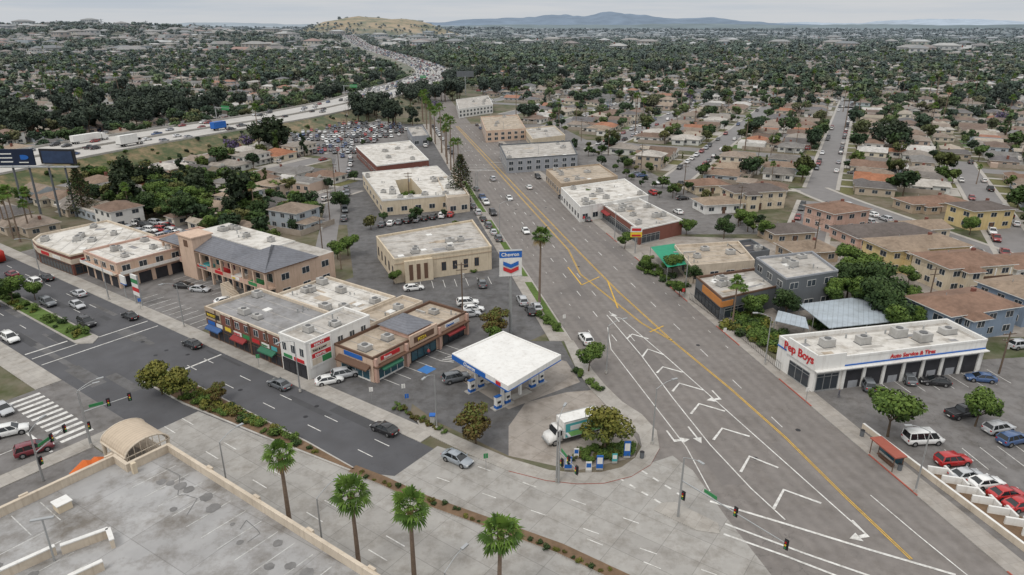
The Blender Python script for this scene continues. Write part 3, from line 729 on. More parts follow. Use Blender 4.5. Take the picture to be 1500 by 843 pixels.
mk=MB(); Z=.05
def pl(*a): return [P(*p) for p in a]
yl=pl((1335,820),(1240,730),(1150,641),(1070,570),(985,500))
for o in (-.12,.14): stripe(mk,yl,.13,Z,markY,off=o)
ya=pl((985,500),(905,427)); yb=pl((985,500),(940,474),(850,402))
yaf=ya+[RE(y,-13.1) for y in (170,200,250,300,350,420)]; ybf=yb+[RW(y,15.2) for y in (175,200,250,300,350,420)]
for o in (-.12,.14): stripe(mk,yaf,.13,Z,markY,off=o); stripe(mk,ybf,.13,Z,markY,off=o)
for a,b in (((952,487),(972,478)),((905,452),(890,412)),((852,418),(878,406)),((852,418),(832,392))): stripe(mk,pl(a,b),.3,Z+.004,markY)
hl=pl((889,462),(940,522),(985,583),(1040,652),(1100,716),(1150,762)); hr=pl((893,462),(910,467),(980,527),(1060,598),(1150,678),(1262,778))
stripe(mk,hl,.18,Z,markW); stripe(mk,hr,.18,Z,markW)
for a,b,c in (((918,497),(926,490),(950,497)),((941,523),(949,512),(972,520)),((962,547),(971,538),(1000,546)),((985,574),(995,562),(1030,572)),((1012,607),(1024,592),(1062,603)),((1045,645),(1058,628),(1098,640)),((1085,692),(1098,669),(1140,686)),((1133,746),(1148,718),(1203,738))):
    stripe(mk,pl(a,b,c),.38,Z+.004,markW)
stripe(mk,pl((890,480),(895,512),(955,590),(1005,655),(1040,720)),.16,Z,markW)
stripe(mk,pl((1275,726),(1345,785),(1425,850)),.16,Z,markW)
stripe(mk,pl((1040,735),(1150,768),(1260,802),(1400,843)),.35,Z+.008,markW)
stripe(mk,pl((1062,768),(1180,812),(1290,850)),.3,Z+.008,markW)
stripe(mk,pl((1060,783),(1150,815),(1240,850)),.3,Z+.008,markW)
stripe(mk,pl((905,700),(975,742)),.3,Z,markW,(1,1)); stripe(mk,pl((940,690),(1000,728)),.3,Z,markW,(1,1))
lr2=[RE(y,-8.0) for y in range(88,430,5)]
stripe(mk,lr2,.15,Z,markW,(3,9))
for o in (8.6,12.0): stripe(mk,[RW(y,o) for y in range(118,430,5)],.15,Z,markW,(3,9))
stripe(mk,[RW(y,4.7) for y in range(122,210,5)],.10,Z,markW,(1,6))
stripe(mk,[RE(y,-2.6) for y in range(115,420,5)],.10,Z,markW,(1,6))
stripe(mk,[RW(285,1),RW(284,15)],.5,Z,markW); stripe(mk,[RW(291,1),RE(291,-1)],.3,Z,markW); stripe(mk,[RW(296,1),RE(296,-1)],.3,Z,markW); stripe(mk,[RW(302,16),RE(302,-1)],.5,Z,markW)
for a,b in (((700,684),(1000,790)),((640,700),(1050,843)),((860,790),(990,843))): stripe(mk,pl(a,b),.13,Z,markW,(2,5))
for d in (-5.3,-8.5): stripe(mk,[L(s,d) for s in range(-300,-22,4)],.14,Z,markW,(3,8)); stripe(mk,[L(s,d) for s in range(8,58,2)],.14,Z,markW,(3,8))
for d in (-18.6,-21.4): stripe(mk,[L(s,d) for s in range(-300,-22,4)],.14,Z,markW,(3,8)); stripe(mk,[L(s,d) for s in range(24,130,4)],.14,Z,markW,(3,8))
stripe(mk,[L(-20,-16.4),L(-20,-23.6)],.4,Z,markW); stripe(mk,[L(9,-2.5),L(9,-11.4)],.4,Z,markW)
stripe(mk,[L(-17,-2.5),L(-17,-23.6)],.25,Z,markW); stripe(mk,[L(-13,-2.5),L(-13,-23.6)],.25,Z,markW)
for i in range(12):
    s=-2.6+i*1.65; mk.sheet([L(s,-28),L(s+.75,-28),L(s+.75,-32.4),L(s,-32.4)],Z,markW)
stripe(mk,[L(7,-34),L(7,-90)],.14,Z,markY); stripe(mk,[L(7.4,-34),L(7.4,-90)],.14,Z,markY); stripe(mk,[L(7.6,-34.2),L(17.5,-34.2)],.4,Z,markW); stripe(mk,[L(12.4,-36),L(12.4,-60)],.13,Z,markW)
def arrow(mb,x,y,ang,turn=0,k=1.0,mat=markW):
    c,s=math.cos(ang),math.sin(ang)
    def T(px,py): return (x+(px*c-py*s)*k, y+(px*s+py*c)*k)
    mb.sheet([T(-1.4,-.09),T(.6,-.09),T(.6,.09),T(-1.4,.09)],Z+.012,mat)
    if turn==0: mb.sheet([T(.61,-.45),T(1.6,0),T(.61,.45)],Z+.012,mat)
    else:
        mb.sheet([T(.2,.09*turn),T(.6,.09*turn),T(.6,.7*turn),T(.3,.7*turn)] ,Z+.0125,mat); mb.sheet([T(-.05,.71*turn),T(.95,.71*turn),T(.45,1.6*turn)],Z+.012,mat)
for u_,v_,a,t in ((985,643,ANG_M+math.pi,1),(1017,637,ANG_M+math.pi,0),(1052,582,ANG_M+math.pi,-1),(1265,780,ANG_M+math.pi,-1),(902,466,ANG_M,0)):
    arrow(mk,*P(u_,v_),a,t,1.5)
mk.obj('road_markings',False)

pv=MB(); KH=.13
strip(pv,[L(-320,0),L(58,0)],-2,1.2,0,KH,concS,kerbM)
corner=pl((618,633),(690,668),(745,691),(800,705),(845,710),(885,709),(925,699),(953,682),(966,658),(962,632),(940,608),(912,590),(886,565),(868,543),(840,500))
inner=pl((608,612),(680,645),(745,672),(805,690),(845,694),(880,693),(910,686),(930,672),(940,655),(936,638),(915,616),(888,595),(866,572),(846,545),(826,500))
q=corner; K2=KH+.006
for i in range(len(q)-1):
    a,b,c,d=q[i],q[i+1],inner[i+1],inner[i]
    pv.face([a+(K2,),b+(K2,),c+(K2,),d+(K2,)],concS); pv.face([a+(0,),b+(0,),b+(K2,),a+(K2,)],redkerb if 1<i<10 else kerbM)
    pv.face([d+(0,),c+(0,),c+(K2,),d+(K2,)],kerbM)
pv.prism([RW(118,-4.2),RW(118,0),RW(430,0),RW(430,-4.2)],0,KH-.004,kerbM,concS2); pv.prism([RW(118,-.12),RW(118,0.03),RW(430,0.03),RW(430,-.12)],0,KH+.012,kerbM)
for y0,y1 in ((122,150),(154,182),(187,205),(215,262)):
    pv.prism([RW(y0,-2.0),RW(y0,-.35),RW(y1,-.35),RW(y1,-2.0)],KH,KH+.03,grassM)
pv.prism([RE(-20,0),RE(-20,3.2),RE(430,3.2),RE(430,0)],0,KH,kerbM,concS2)
for y in range(50,240,22): pv.prism([RE(y,-.02),RE(y,.16),RE(y+9,.16),RE(y+9,-.02)],0,KH+.006,redkerb)
pv.prism([L(18,-24),L(18,-30),L(130,-29),L(130,-24)],0,KH,kerbM,concS)
pv.prism([L(-320,-24),L(-320,-28),L(-4,-28),L(-4,-24)],0,KH,kerbM,concS)
pv.prism([L(18,-30.01),L(18,-90),L(21,-90),L(21,-30.01)],0,KH,kerbM,concS)
pv.prism(pl((957,748),(968,738),(990,737),(1052,768),(1054,783),(1020,778)),0,KH,kerbM,concS)
pv.obj('pavement',False)

lt=MB()
lt.sheet([L(-40,1.1),L(-3.7,1.1),L(-3.7,20),L(-40,20)],.06,asph_lot2)
lt.sheet([L(29,1.1),L(60,1.1),P(640,640),P(600,612),L(48,7),L(52,40),L(60,48),RW(132,-4.2),RW(200,-4.2),RW(200,-45),L(-3,40),L(-3,28),L(29,28)],.008,asph_lot)
lt.sheet(pl((640,618),(745,668),(845,690),(930,670),(936,640),(888,595),(846,545),(822,500),(770,500),(640,500),(560,560)),.012,asph_lot)
lt.sheet(pl((745,668),(845,690),(930,670),(936,640),(888,595),(866,572),(830,575),(770,590),(745,625)),.016,concG)
lt.sheet(pl((655,545),(745,600),(850,560),(830,530),(740,505)),.017,concG)
lt.sheet([RE(56,3.2),RE(106,3.2),(150,118),(150,56)],.012,asph_lot2)
lt.sheet([RE(120,3.2),RE(190,3.2),(115,180),(105,120)],.011,concG)
lt.sheet([RE(190,3.2),RE(430,3.2),RE(430,48),RE(190,48)],.010,asph_lot2)
lt.sheet([RW(200,-4.2),RW(430,-4.2),RW(430,-62),RW(200,-48)],.010,asph_lot)
lt.sheet([L(-90,1.1),L(-40,1.1),L(-40,42),L(-90,42)],.009,asph_lot2)
lt.sheet([L(21,-30.1),L(41,-30.1),L(41,-95),L(21,-95)],.012,asph_lot2)
DEALER=pl((425,222),(418,196),(500,180),(592,182),(598,205),(520,215),(560,232),(505,236))
lt.sheet(DEALER,.013,asph_lot2)
lt.sheet([RW(150,-47.5),RW(150,-53),RW(430,-53),RW(430,-47.5)],.015,asph_res)
def stalls(a,ang,n,w=2.7,ln=5,z=.066):
    c,s=math.cos(ang),math.sin(ang)
    for i in range(n+1):
        x,y=a[0]+c*w*i,a[1]+s*w*i
        lt.sheet([(x,y),(x+c*.12,y+s*.12),(x+c*.12-s*ln,y+s*.12+c*ln),(x-s*ln,y+c*ln)],z,markW)
stalls(L(-36,13.5),ANG_U,11); stalls(L(-30,1.6),ANG_U,9)
stalls(P(1290,580),.17,9,z=.03); stalls(P(1420,690),.1,8,z=.03); stalls(P(585,565),ANG_N,6,z=.03); stalls(P(600,425),.2,7,z=.03)
for i in range(7): lt.sheet([L(43,19+i*.7),L(45.4,20+i*.7),L(45.4,20.2+i*.7),L(43,19.2+i*.7)],.031,markW)
lt.sheet([L(42.2,14),L(44.6,14),L(44.6,16.4),L(42.2,16.4)],.031,M('blue_road_paint',(.05,.18,.45),.8,.1,2))
lt.obj('parking_lot',False)

md=MB()
med1=[L(4.5,-14.5),L(7,-16.2),L(20,-16.2),L(38,-14.5),L(55,-12.6),L(56,-11.8),L(45,-11.4),L(20,-11.4),L(7,-11.6),L(4.5,-13)]
md.prism(med1,0,.15,kerbM,kerbM); md.prism(inset(ccw(med1),.3),.15,.2,soilM,soilM)
med2=[L(-15,-14),L(-17,-16),L(-60,-16),L(-320,-16),L(-320,-12),L(-60,-12),L(-17,-12)]
md.prism(med2,0,.15,kerbM,concS); md.prism([L(-19,-15.6),L(-60,-15.6),L(-60,-12.4),L(-19,-12.4)],.15,.2,grassM); md.prism([L(-62,-15.6),L(-300,-15.6),L(-300,-12.4),L(-62,-12.4)],.15,.2,grassM)
strip(md,pl((516,688),(560,705),(620,733),(740,776),(820,805),(890,838),(980,880)),-.8,.8,0,.2,soilM,kerbM)
md.obj('central_reservation',False)

random.seed(77)
def shrubs(poly,n,kinds,name='shrub',s=(.6,1.2),z=.18):
    poly=ccw(poly); xs=[p[0] for p in poly]; ys=[p[1] for p in poly]; c=0; t=0
    while c<n and t<n*40:
        t+=1; x,y=U(min(xs),max(xs)),U(min(ys),max(ys))
        if pin((x,y),poly): c+=1; place(name,SH[random.choice(kinds)],x,y,z,U(0,6),U(*s))
shrubs(inset(ccw(med1),.8),86,[0,1,2,3,0,3],s=(.4,1.3)); shrubs([L(-20,-15.4),L(-75,-15.4),L(-75,-12.6),L(-20,-12.6)],40,[0,3,1],s=(.4,1.4))
for i in range(34):
    x,y=P(530+i*11,694+i*4.4); place('shrub',SH[random.choice([2,3,2,1])],x+U(-.4,.4),y+U(-.4,.4),.15,U(0,6),U(.2,.6))
def tree(me,u,v,s=1,name='street_tree',z=0):
    x,y=P(u,v); return place(name,me,x,y,z,U(0,6.28),s)
tree(T_C[1],238,578,1.0); tree(T_C[1],268,586,.95); tree(T_C[0],322,590,.55)
tree(T_C[0],697,650,.98); tree(T_C[1],886,662,1.12); tree(T_A[0],862,545,.8); tree(T_C[0],727,497,1.0); tree(T_A[1],727,510,.7)
tree(T_A[0],1300,640,1.3); tree(T_A[2],1428,625,.95); tree(T_A[0],577,417,.55); tree(T_A[1],860,298,.8)
tree(T_A[0],350,283,1.25)
for u_,v_,s_ in ((20,445,1.0),(52,440,.7),(0,450,.9),(243,315,1.1),(275,330,1.3),(300,325,1.2),(340,340,1.1),(262,300,1.0),(380,330,1.0),(455,320,.9),(500,310,.9),(495,380,.8),(510,375,.9),(430,300,.8),(120,290,1.2),(150,270,1.1),(35,300,1),(985,405,.9),(945,398,.7),(1015,415,.6),(1240,440,1.1),(1255,455,1.2),(1280,470,1.2),(1300,480,1.1),(1270,440,1.1),(1235,420,1.2),(1330,460,.9),(1150,465,.8),(1110,460,.7),(1180,430,.8),(1120,350,.9),(1095,340,1.0),(1060,350,.8),(1310,495,1.1),(1340,485,.9),(995,435,.6),(1200,420,1.0),(1420,345,.9),(1240,400,1.2),(230,300,1.3),(215,320,1.1),(285,310,1.4),(310,345,1.0),(1255,425,1.3),(1285,450,1.3),(1100,470,.9),(1080,455,.8),(1005,345,.8),(915,365,.7),(1330,420,.8),(1215,450,1.1)):
    tree(random.choice(T_A+T_D[:1]),u_,v_,s_,'garden_tree')
for u_,v_,h_ in ((410,665,11),(515,722,11),(600,742,11),(730,783,11)):
    x,y=P(u_,v_,h_); place('palm_tree',random.choice(P_near),x,y,0,U(0,6),h_/11)
x,y=P(790,448); place('palm_tree',P_tall,x,y,0,1,.98)
for u_,v_,s_ in ((1072,480,.62),(1085,462,.55),(500,395,.5),(190,310,.75),(45,345,.85),(20,350,.8),(30,355,.9),(52,340,.75),(10,340,.9),(375,325,.7),(1430,270,.6),(1130,265,.6),(1275,400,.4)):
    x,y=P(u_,v_); place('palm_tree',random.choice(P_near+[P_tall]),x,y,0,U(0,6),s_)
for i in range(18):
    y=262+i*11+U(-3,3); x=Wk(y)-3+U(-1,1); place('palm_tree',P_far[i%2],x,y,0,U(0,6),U(.8,1.12))
x,y=P(676,297); place('araucaria_tree',ARA,x,y,0,0,1.0)
x,y=P(125,318); place('pine_tree',ARA,x,y,0,1,.95); x,y=P(1307,215); place('pine_tree',ARA,x,y,0,2,.8)
shrubs(pl((835,680),(925,672),(928,652),(850,660)),48,[0,1,2,4],s=(.4,1.1),z=.1)
shrubs(pl((575,600),(660,640),(655,630),(580,592)),20,[0,2],s=(.4,.7),z=.1)
shrubs(pl((790,470),(822,492),(818,480),(786,455)),18,[0,4],s=(.6,1.1),z=.1)
shrubs(pl((560,412),(720,398),(718,394),(560,405)),30,[0,0,4],s=(.5,.9),z=.05)
shrubs(pl((845,540),(885,575),(880,580),(840,545)),14,[0,1],s=(.5,.9),z=.1)
shrubs(pl((1060,480),(1140,520),(1150,490),(1100,460)),60,[0,1,3,4],s=(.8,2.0),z=.0)
shrubs(pl((1150,480),(1320,490),(1300,470),(1180,470)),26,[0,1,4],s=(.8,1.8),z=.0)
shrubs(pl((930,392),(1000,432),(1008,420),(950,385)),26,[0,1,4],s=(.7,1.5),z=.0)

# ------------------------------------------------------------------ fuel station
cn=MB(); can=[P(662,519,6),P(744,567,6),P(822,521,6),P(737,486,6)]; can=ccw(can)
cn.prism(can,5.05,6.0,whiteP,whiteP,bot=True)
ri=inset(can,.35)
for i in range(4):
    a,b,c,d=can[i],can[(i+1)%4],ri[(i+1)%4],ri[i]
    cn.prism([a,b,c,d],6.001,6.14,whiteP)
FL=[P(662,519,6),P(744,567,6)]; FR=[P(744,567,6),P(822,521,6)]
ln=math.dist(*FL); cn.panel(FL[0],FL[1],0,ln*.62,5.1,5.98,signB,.05); cn.panel(FL[0],FL[1],ln*.62,ln,5.1,5.3,signB,.05); cn.panel(FL[0],FL[1],ln*.80,ln*.88,5.35,5.95,signR,.06)
ln2=math.dist(*FR); cn.panel(FR[0],FR[1],0,ln2,5.1,5.25,signB,.05)
cc=Vector(((can[0][0]+can[2][0])/2,(can[0][1]+can[2][1])/2)); e1=(Vector(FL[1])-Vector(FL[0])).normalized(); e2=(Vector(FR[1])-Vector(FR[0])).normalized()
aL=math.atan2(e1.y,e1.x)
for i in (-1,1):
    for j in (-1,0,1):
        p=cc+e1*(i*3.4)+e2*(j*4.4); cn.box(p.x,p.y,0,.42,.42,5.05,whiteP,aL); cn.box(p.x,p.y,.02,1.3,4.0,.16,kerbM,aL)
for s in (-1,0,1):
    for t in (-1,0,1):
        p=cc+e1*(s*4)+e2*(t*4); cn.box(p.x,p.y,5.0,.7,.7,.04,lampW,aL)
cob=cn.obj('fuel_station_canopy'); lettering(cob,'Chevron',FL[0],FL[1],ln*.62-5.6,5.28,.85,whiteP,.07)
for i in (-1,1):
    for j in (-1,1):
        for k in (-.5,.5):
            p=cc+e1*(i*3.4)+e2*(j*4.4+k*2.2); g=MB()
            g.box(p.x,p.y,.18,.7,1.0,1.55,whiteP,aL); g.box(p.x,p.y,.18,.74,1.04,.5,signB,aL); g.box(p.x,p.y,1.74,.6,1.1,.42,whiteP,aL); g.box(p.x,p.y,2.17,.64,1.14,.12,signB,aL)
            for m in (-1,1):
                h_=p+e1*(m*.37); g.box(h_.x,h_.y,1.1,.04,.6,.4,darkIn,aL); g.cyl((h_.x,h_.y,.9),(h_.x+.1*m,h_.y,.4),.03,.03,5,blackM)
            g.obj('fuel_pump')
def chev(mb,p0,p1,sx,z,w,mats):
    a=Vector(p0);b=Vector(p1);d=(b-a).normalized();o=Vector((d.y,-d.x))
    def T(x,zz,out): q=a+d*(sx+x)+o*out; return (q.x,q.y,z+zz)
    for k,m in enumerate(mats):
        zz=-k*w*.36
        for out in (.16,):
            mb.face([T(-w/2,zz,out),T(0,zz-w*.22,out),T(0,zz-w*.22-w*.26,out),T(-w/2,zz-w*.26,out)],m)
            mb.face([T(0,zz-w*.22,out),T(w/2,zz,out),T(w/2,zz-w*.26,out),T(0,zz-w*.22-w*.26,out)],m)
ps=MB(); bx,by=P(748,488)
sa=math.radians(8); dv=Vector((math.cos(sa),math.sin(sa))); A=Vector((bx,by))-dv*2.1+Vector((dv.y,-dv.x))*.35; Bv=A+dv*4.2
ps.cyl((bx,by,0),(bx,by,12.2),.32,.28,12,steel)
ps.box(bx,by,12,4.2,.7,3.6,whiteP,sa); ps.box(bx,by,15.62,4.2,.7,1.25,signB,sa); ps.box(bx,by,11.9,4.4,.8,.1,steel,sa); ps.box(bx,by,16.9,4.4,.8,.1,steel,sa)
chev(ps,A,Bv,2.1,15.0,2.9,[signB,signR])
o=ps.obj('fuel_brand_pole_sign'); lettering(o,'Chevron',A,Bv,.30,15.95,.95,whiteP,.03)
for (u_,v_,w,h_,m) in ((832,690,1.0,1.8,signB),(862,693,.8,1.3,whiteP),(878,690,.9,2.0,signB),(900,680,.7,1.2,signT),(918,672,.9,2.4,signB),(844,672,.7,1.2,whiteP)):
    x,y=P(u_,v_); g=MB(); g.box(x,y,.15,w,.18,.3,kerbM); g.box(x,y,.45,w,.12,h_,m); g.box(x,y-.065,.45+h_*.35,w*.8,.02,h_*.5,whiteP if m!=whiteP else signB); g.obj('price_sign')
x,y=P(634,622); g=MB(); g.box(x,y,0,.7,.7,1.6,acM); g.box(x,y,1.6,.9,.9,.15,signB); g.obj('air_and_water_machine')
xb,yb=P(838,628,1.5); p1=Vector(P(795,645,.5)); p2=Vector(P(888,612,1.5)); v=p1-p2
box_truck(xb,yb,math.atan2(v.y,v.x),.05)

# ------------------------------------------------------------------ shop row
def Lp(s0,s1,d0,d1): return [L(s0,d0),L(s1,d0),L(s1,d1),L(s0,d1)]
g,po=flat('x',Lp(0,23,.8,13),6.3,brickM,roofG,par=.6,trim=beige,clut=5,win=False,finish=False)
a,b=po[0],po[1]
shopfront(g,a,b,.4,22.6,2.7,darkIn,brownM,14)
g.panel(a,b,0,23,2.85,3.85,brownM,.12)
for i,(m,w) in enumerate(((signB,2.3),(whiteP,1.9),(signYl,1.8),(whiteP,2.4),(signG,2.0),(signR,2.2),(whiteP,2.2),(signT,1.6))): g.panel(a,b,.6+i*2.8,.6+i*2.8+w,3.0,3.72,m,.2)
for s0,s1,m in ((.5,5,awnB),(8.6,12.8,awnR),(17.0,21.4,awnG)): g.awning(a,b,s0,s1,2.35,2.85,.9,m)
windows(g,a,b,4.3,5.5,8,.42,whiteP); windows(g,po[3],po[0],4.2,5.5,3,.3)
g.panel(a,b,0,5,4.0,6.36,tanW,.14); g.panel(a,b,.3,4.7,4.5,5.5,blackM,.2)
for i in range(4): g.panel(a,b,3.2+i*5.2,3.7+i*5.2,.0,6.3,brownM,.16)
o=g.obj('brick_shop_building'); lettering(o,'LIQUOR',a,b,9.1,3.12,.5,signR,.24); lettering(o,'BEAUTY',a,b,17.5,3.12,.45,signG,.24); lettering(o,'MARKET',a,b,.75,4.75,.75,signYl,.24)
g,po=flat('x',Lp(23.01,30,.6,15),7.1,whiteP,roofL,trim=whiteP,clut=4,win=False,finish=False)
a,b,c=po[0],po[1],po[2]
shopfront(g,a,b,.4,6.6,2.6,darkIn,blackM,4); windows(g,a,b,4.2,5.6,3,.4); g.panel(a,b,.8,3.0,2.9,3.5,signG,.1); g.panel(a,b,3.6,6.2,2.9,3.5,signR,.12)
g.panel(b,c,.6,5.2,2.1,6.7,whiteP,.25); g.panel(b,c,.9,4.9,5.8,6.5,signR,.3); g.panel(b,c,.9,4.9,4.8,5.6,beige,.3); g.panel(b,c,.9,4.9,3.8,4.6,signR,.3); g.panel(b,c,.9,2.8,2.5,3.6,beige,.3); g.panel(b,c,2.95,4.9,2.5,3.6,signG,.3)
windows(g,b,c,4.4,5.6,3,.4,s0=6,s1=14)
o=g.obj('white_office_building'); lettering(o,'REALTY',b,c,1.5,5.93,.6,whiteP,.34); lettering(o,'DENTAL',b,c,1.5,3.95,.6,whiteP,.34); lettering(o,'TAX & LAW',b,c,1.1,4.98,.55,blackM,.34)
g,po=flat('x',Lp(30.01,39.5,6.5,31),4.7,peachW,roofT,trim=brownM,clut=7,win=False,finish=False)
a,b,c=po[0],po[1],po[2]
shopfront(g,a,b,1.5,8.6,2.6,glassT,whiteP,4); g.awning(a,b,1.2,9.0,2.6,3.2,1.0,brownM); g.panel(a,b,2.5,7.0,3.45,4.2,signB,.12)
shopfront(g,b,c,.8,7,2.6,glassT,whiteP,4); shopfront(g,b,c,9,15.5,2.6,glassT,blackM,4); shopfront(g,b,c,17.5,23.6,2.6,glass,blackM,4)
g.panel(b,c,0,24.4,2.85,3.05,brownM,1.0)
for x in (7.4,16,0.2,24): g.panel(b,c,x,x+.5,0,4.4,pinkW,.6)
g.panel(b,c,8.6,15.8,3.2,5.4,peachW,.3); g.panel(b,c,9.6,14.8,3.7,4.8,brownM,.36)
g.panel(b,c,1.8,6.2,3.5,4.2,signR,.16); g.panel(b,c,18.2,22.2,3.5,4.2,whiteP,.16)
for s0,m in ((1.2,awnG),(18,awnR)): g.awning(b,c,s0,s0+4.8,2.3,2.83,1.1,m)
c4=[L(31.5,16),L(38.5,16),L(38.5,22),L(31.5,22)]
g.prism(c4,4.3,5.3,pinkW); ap=L(35,19)
for i in range(4):
    p,q=inset(ccw(c4),-.4)[i],inset(ccw(c4),-.4)[(i+1)%4]; g.face([p+(5.31,),q+(5.31,),ap+(6.9,)],roofSl)
o=g.obj('pizza_shop_building'); lettering(o,'PIZZA',b,c,10.5,3.9,.8,signYl,.42); lettering(o,'Cleaners',b,c,18.4,3.62,.6,signB,.2); lettering(o,'Donuts',b,c,2.4,3.6,.6,whiteP,.2)
flat('rear_shop_building',Lp(4,24.5,13.01,27),5.6,tanW,roofW,clut=8,trim=beige)
flat('rear_store_building',Lp(24.51,30.0,15.01,29),5.3,beige,roofT,clut=3)

# ------------------------------------------------------------------ two-storey retail centre
g=MB(); po=Lp(-46,-4.5,19.6,36); a,b,c,d=po; occupy(po)
g.prism(po,0,7.2,peachW,roofL)
windows(g,b,c,4.4,5.8,3,.35); windows(g,b,c,1.0,2.4,3,.35)
for i in range(9):
    x=.8+i*4.6; shopfront(g,a,b,x,x+3.6,2.6,glass,steel,3); windows(g,a,b,4.3,6.2,1,.8,s0=x,s1=x+3.6)
g.panel(a,b,0,41.5,3.05,3.3,peachW,2.2)
g.panel(a,b,0,41.5,3.3,4.2,pinkW,2.2,2.08)
for i in range(11): g.panel(a,b,i*4.1,i*4.1+.45,0,6.9,peachW,2.25,1.75)
g.panel(a,b,0,41.5,6.9,7.2,peachW,2.3)
for i,m in enumerate((signR,whiteP,signT,signR,whiteP,signG)): g.panel(a,b,3+i*6.4,6.0+i*6.4,3.35,4.1,m,2.26)
def mans(s0,s1,d0,d1,z,rise,inn=None):
    p=[L(s0-.5,d0-.5),L(s1+.5,d0-.5),L(s1+.5,d1+.3),L(s0-.5,d1+.3)]
    m=(d0+d1)/2; r0=L(s0+(d1-d0)/2,m); r1=L(s1-(d1-d0)/2,m)
    g.prism(p,z-.2,z,brownM,bot=True); z+=.003
    g.face([p[0]+(z,),p[1]+(z,),r1+(z+rise,),r0+(z+rise,)],roofSl); g.face([p[2]+(z,),p[3]+(z,),r0+(z+rise,),r1+(z+rise,)],roofSl)
    g.face([p[1]+(z,),p[2]+(z,),r1+(z+rise,)],roofSl); g.face([p[3]+(z,),p[0]+(z,),r0+(z+rise,)],roofSl)
mans(-46,-17,17.6,26,7.42,2.0); mans(-17,-4.5,17.6,31,7.44,3.2)
tw=Lp(-37,-31,17,22); g.prism(tw,0,10.2,peachW,brownM); g.prism(inset(tw,-.3),10.2,10.5,peachW)
g.panel(tw[0],tw[1],2.2,3.8,7.8,9.4,brownM,.08)
g.prism(Lp(-45.7,-18,26.6,35.7),7.21,7.5,whiteP,roofW); clutter(g,Lp(-44,-19,27,35),7.5,10,ANG_U)
for i in range(14): g.prism(Lp(-17+i*.35,-16.6+i*.35,14.2,16.2) ,0,3.1-i*.22,beige)
o=g.obj('retail_centre'); lettering(o,'Salon & Dental',a,b,15.0,3.5,.6,signR,2.3); lettering(o,'SUBS',a,b,29,3.5,.55,signYl,2.34)
g,po=flat('x',Lp(-56,-40,3.5,19.3),6.2,peachW,roofW,trim=pinkW,clut=7,win=False,finish=False)
a,b,c,d=po
for e,ln in (((a,b),16),((b,c),15.8)):
    for i in range(4):
        x=.5+i*3.9; g.panel(e[0],e[1],x,x+2.9,0,2.7,darkIn,.05); g.panel(e[0],e[1],x,x+2.9,2.7,2.9,pinkW,.12)
        windows(g,e[0],e[1],4.0,5.3,1,.6,s0=x,s1=x+2.9)
    g.panel(e[0],e[1],0,ln-.2,3.1,3.6,pinkW,.25); g.panel(e[0],e[1],0,ln-.2,3.6,4.3,whiteP,1.2,1.12); g.panel(e[0],e[1],0,ln-.2,3.45,3.59,beige,1.2)
g.obj('corner_shop_building')
flat('shop_link_building',Lp(-56,-46.02,19.32,33),5.4,peachW,roofT,clut=5,trim=pinkW,win=False)
g,po=flat('x',[L(-84,5),L(-80,1.6),L(-75,.6),L(-58,1.2),L(-58,22),L(-84,22)],5.2,brickM,roofW,trim=beige,clut=8,win=False,finish=False)
pp=ccw(po)
for i in range(len(pp)):
    a,b=pp[i],pp[(i+1)%len(pp)]; ln=math.dist(a,b)
    g.panel(a,b,0,ln,2.9,4.1,beige,.1)
    if ln>3: shopfront(g,a,b,.5,ln-.5,2.6,glass,brownM)
    if ln>12: g.panel(a,b,2,6,3.1,3.9,signR,.2); g.panel(a,b,8,12,3.1,3.9,whiteP,.2)
g.obj('curved_corner_store')
g=MB()
for i,m in enumerate((whiteP,signR,whiteP,signG,whiteP)):
    x,y=L(-27,1.0); g.box(x,y,2.2+i*.95,2.6,.4,.9,m,ANG_U)
g.box(x-1,y+.7,0,.3,.3,7,steel,ANG_U); g.box(x+1,y-.7,0,.3,.3,7,steel,ANG_U); g.obj('shop_directory_sign')
g=MB(); x,y=L(-33,1.2); g.cyl((x,y,0),(x,y,5),.12,.12,8,steel); g.box(x,y,3.6,2.2,.3,1.8,whiteP,ANG_U); g.box(x,y,3.4,2.3,.34,.2,signB,ANG_U); g.obj('pylon_sign')

# ------------------------------------------------------------------ bank & west side buildings
po=[P(577,380,6),P(720,361,6),P(692,322,6),P(551,346,6)]
g,po=flat('x',po,6,creamW,roofL,par=.5,trim=creamW,clut=9,win=False,finish=False); a,b,c,d=po; ln=math.dist(a,b)
g.panel(a,b,2.2,9,0,5.3,creamW,1.0)
for x in (3.2,5.0,6.8): g.panel(a,b,x,x+.9,.6,4.4,brownM,1.06)
for i in range(4): windows(g,a,b,1.6,3.6,1,.5,brownM,s0=11+i*2.8,s1=13+i*2.8)
for e in ((b,c),(d,a)): windows(g,e[0],e[1],1.4,3.6,5,.3,brownM)
g.panel(a,b,0,ln,4.6,4.8,tanW,.1); g.obj('bank_building')
def Q(h,*pp): return [P(u_,v_,h) for u_,v_ in pp]
hh=5
out=Q(hh,(560,294),(682,284),(640,244),(531,254)); cy_=Q(hh,(588,287),(622,284),(602,261),(579,264))
g=MB(); occupy(out)
for i in range(4):
    quad=[out[i],out[(i+1)%4],cy_[(i+1)%4],cy_[i]]
    g.prism(quad,0,hh-.02*i-.01,creamW,roofW)
for i in range(4): windows(g,out[i],out[(i+1)%4],1.2,2.6,6,.4); g.panel(out[i],out[(i+1)%4],0,math.dist(out[i],out[(i+1)%4]),hh-.3,hh+.3,whiteP,.1)
clutter(g,[out[0],out[1],cy_[1],cy_[0]],hh,7); clutter(g,[out[1],out[2],cy_[2],cy_[1]],hh,7); clutter(g,[out[3],out[0],cy_[0],cy_[3]],hh,5); g.sheet(cy_,.1,grassM); g.obj('courtyard_building')
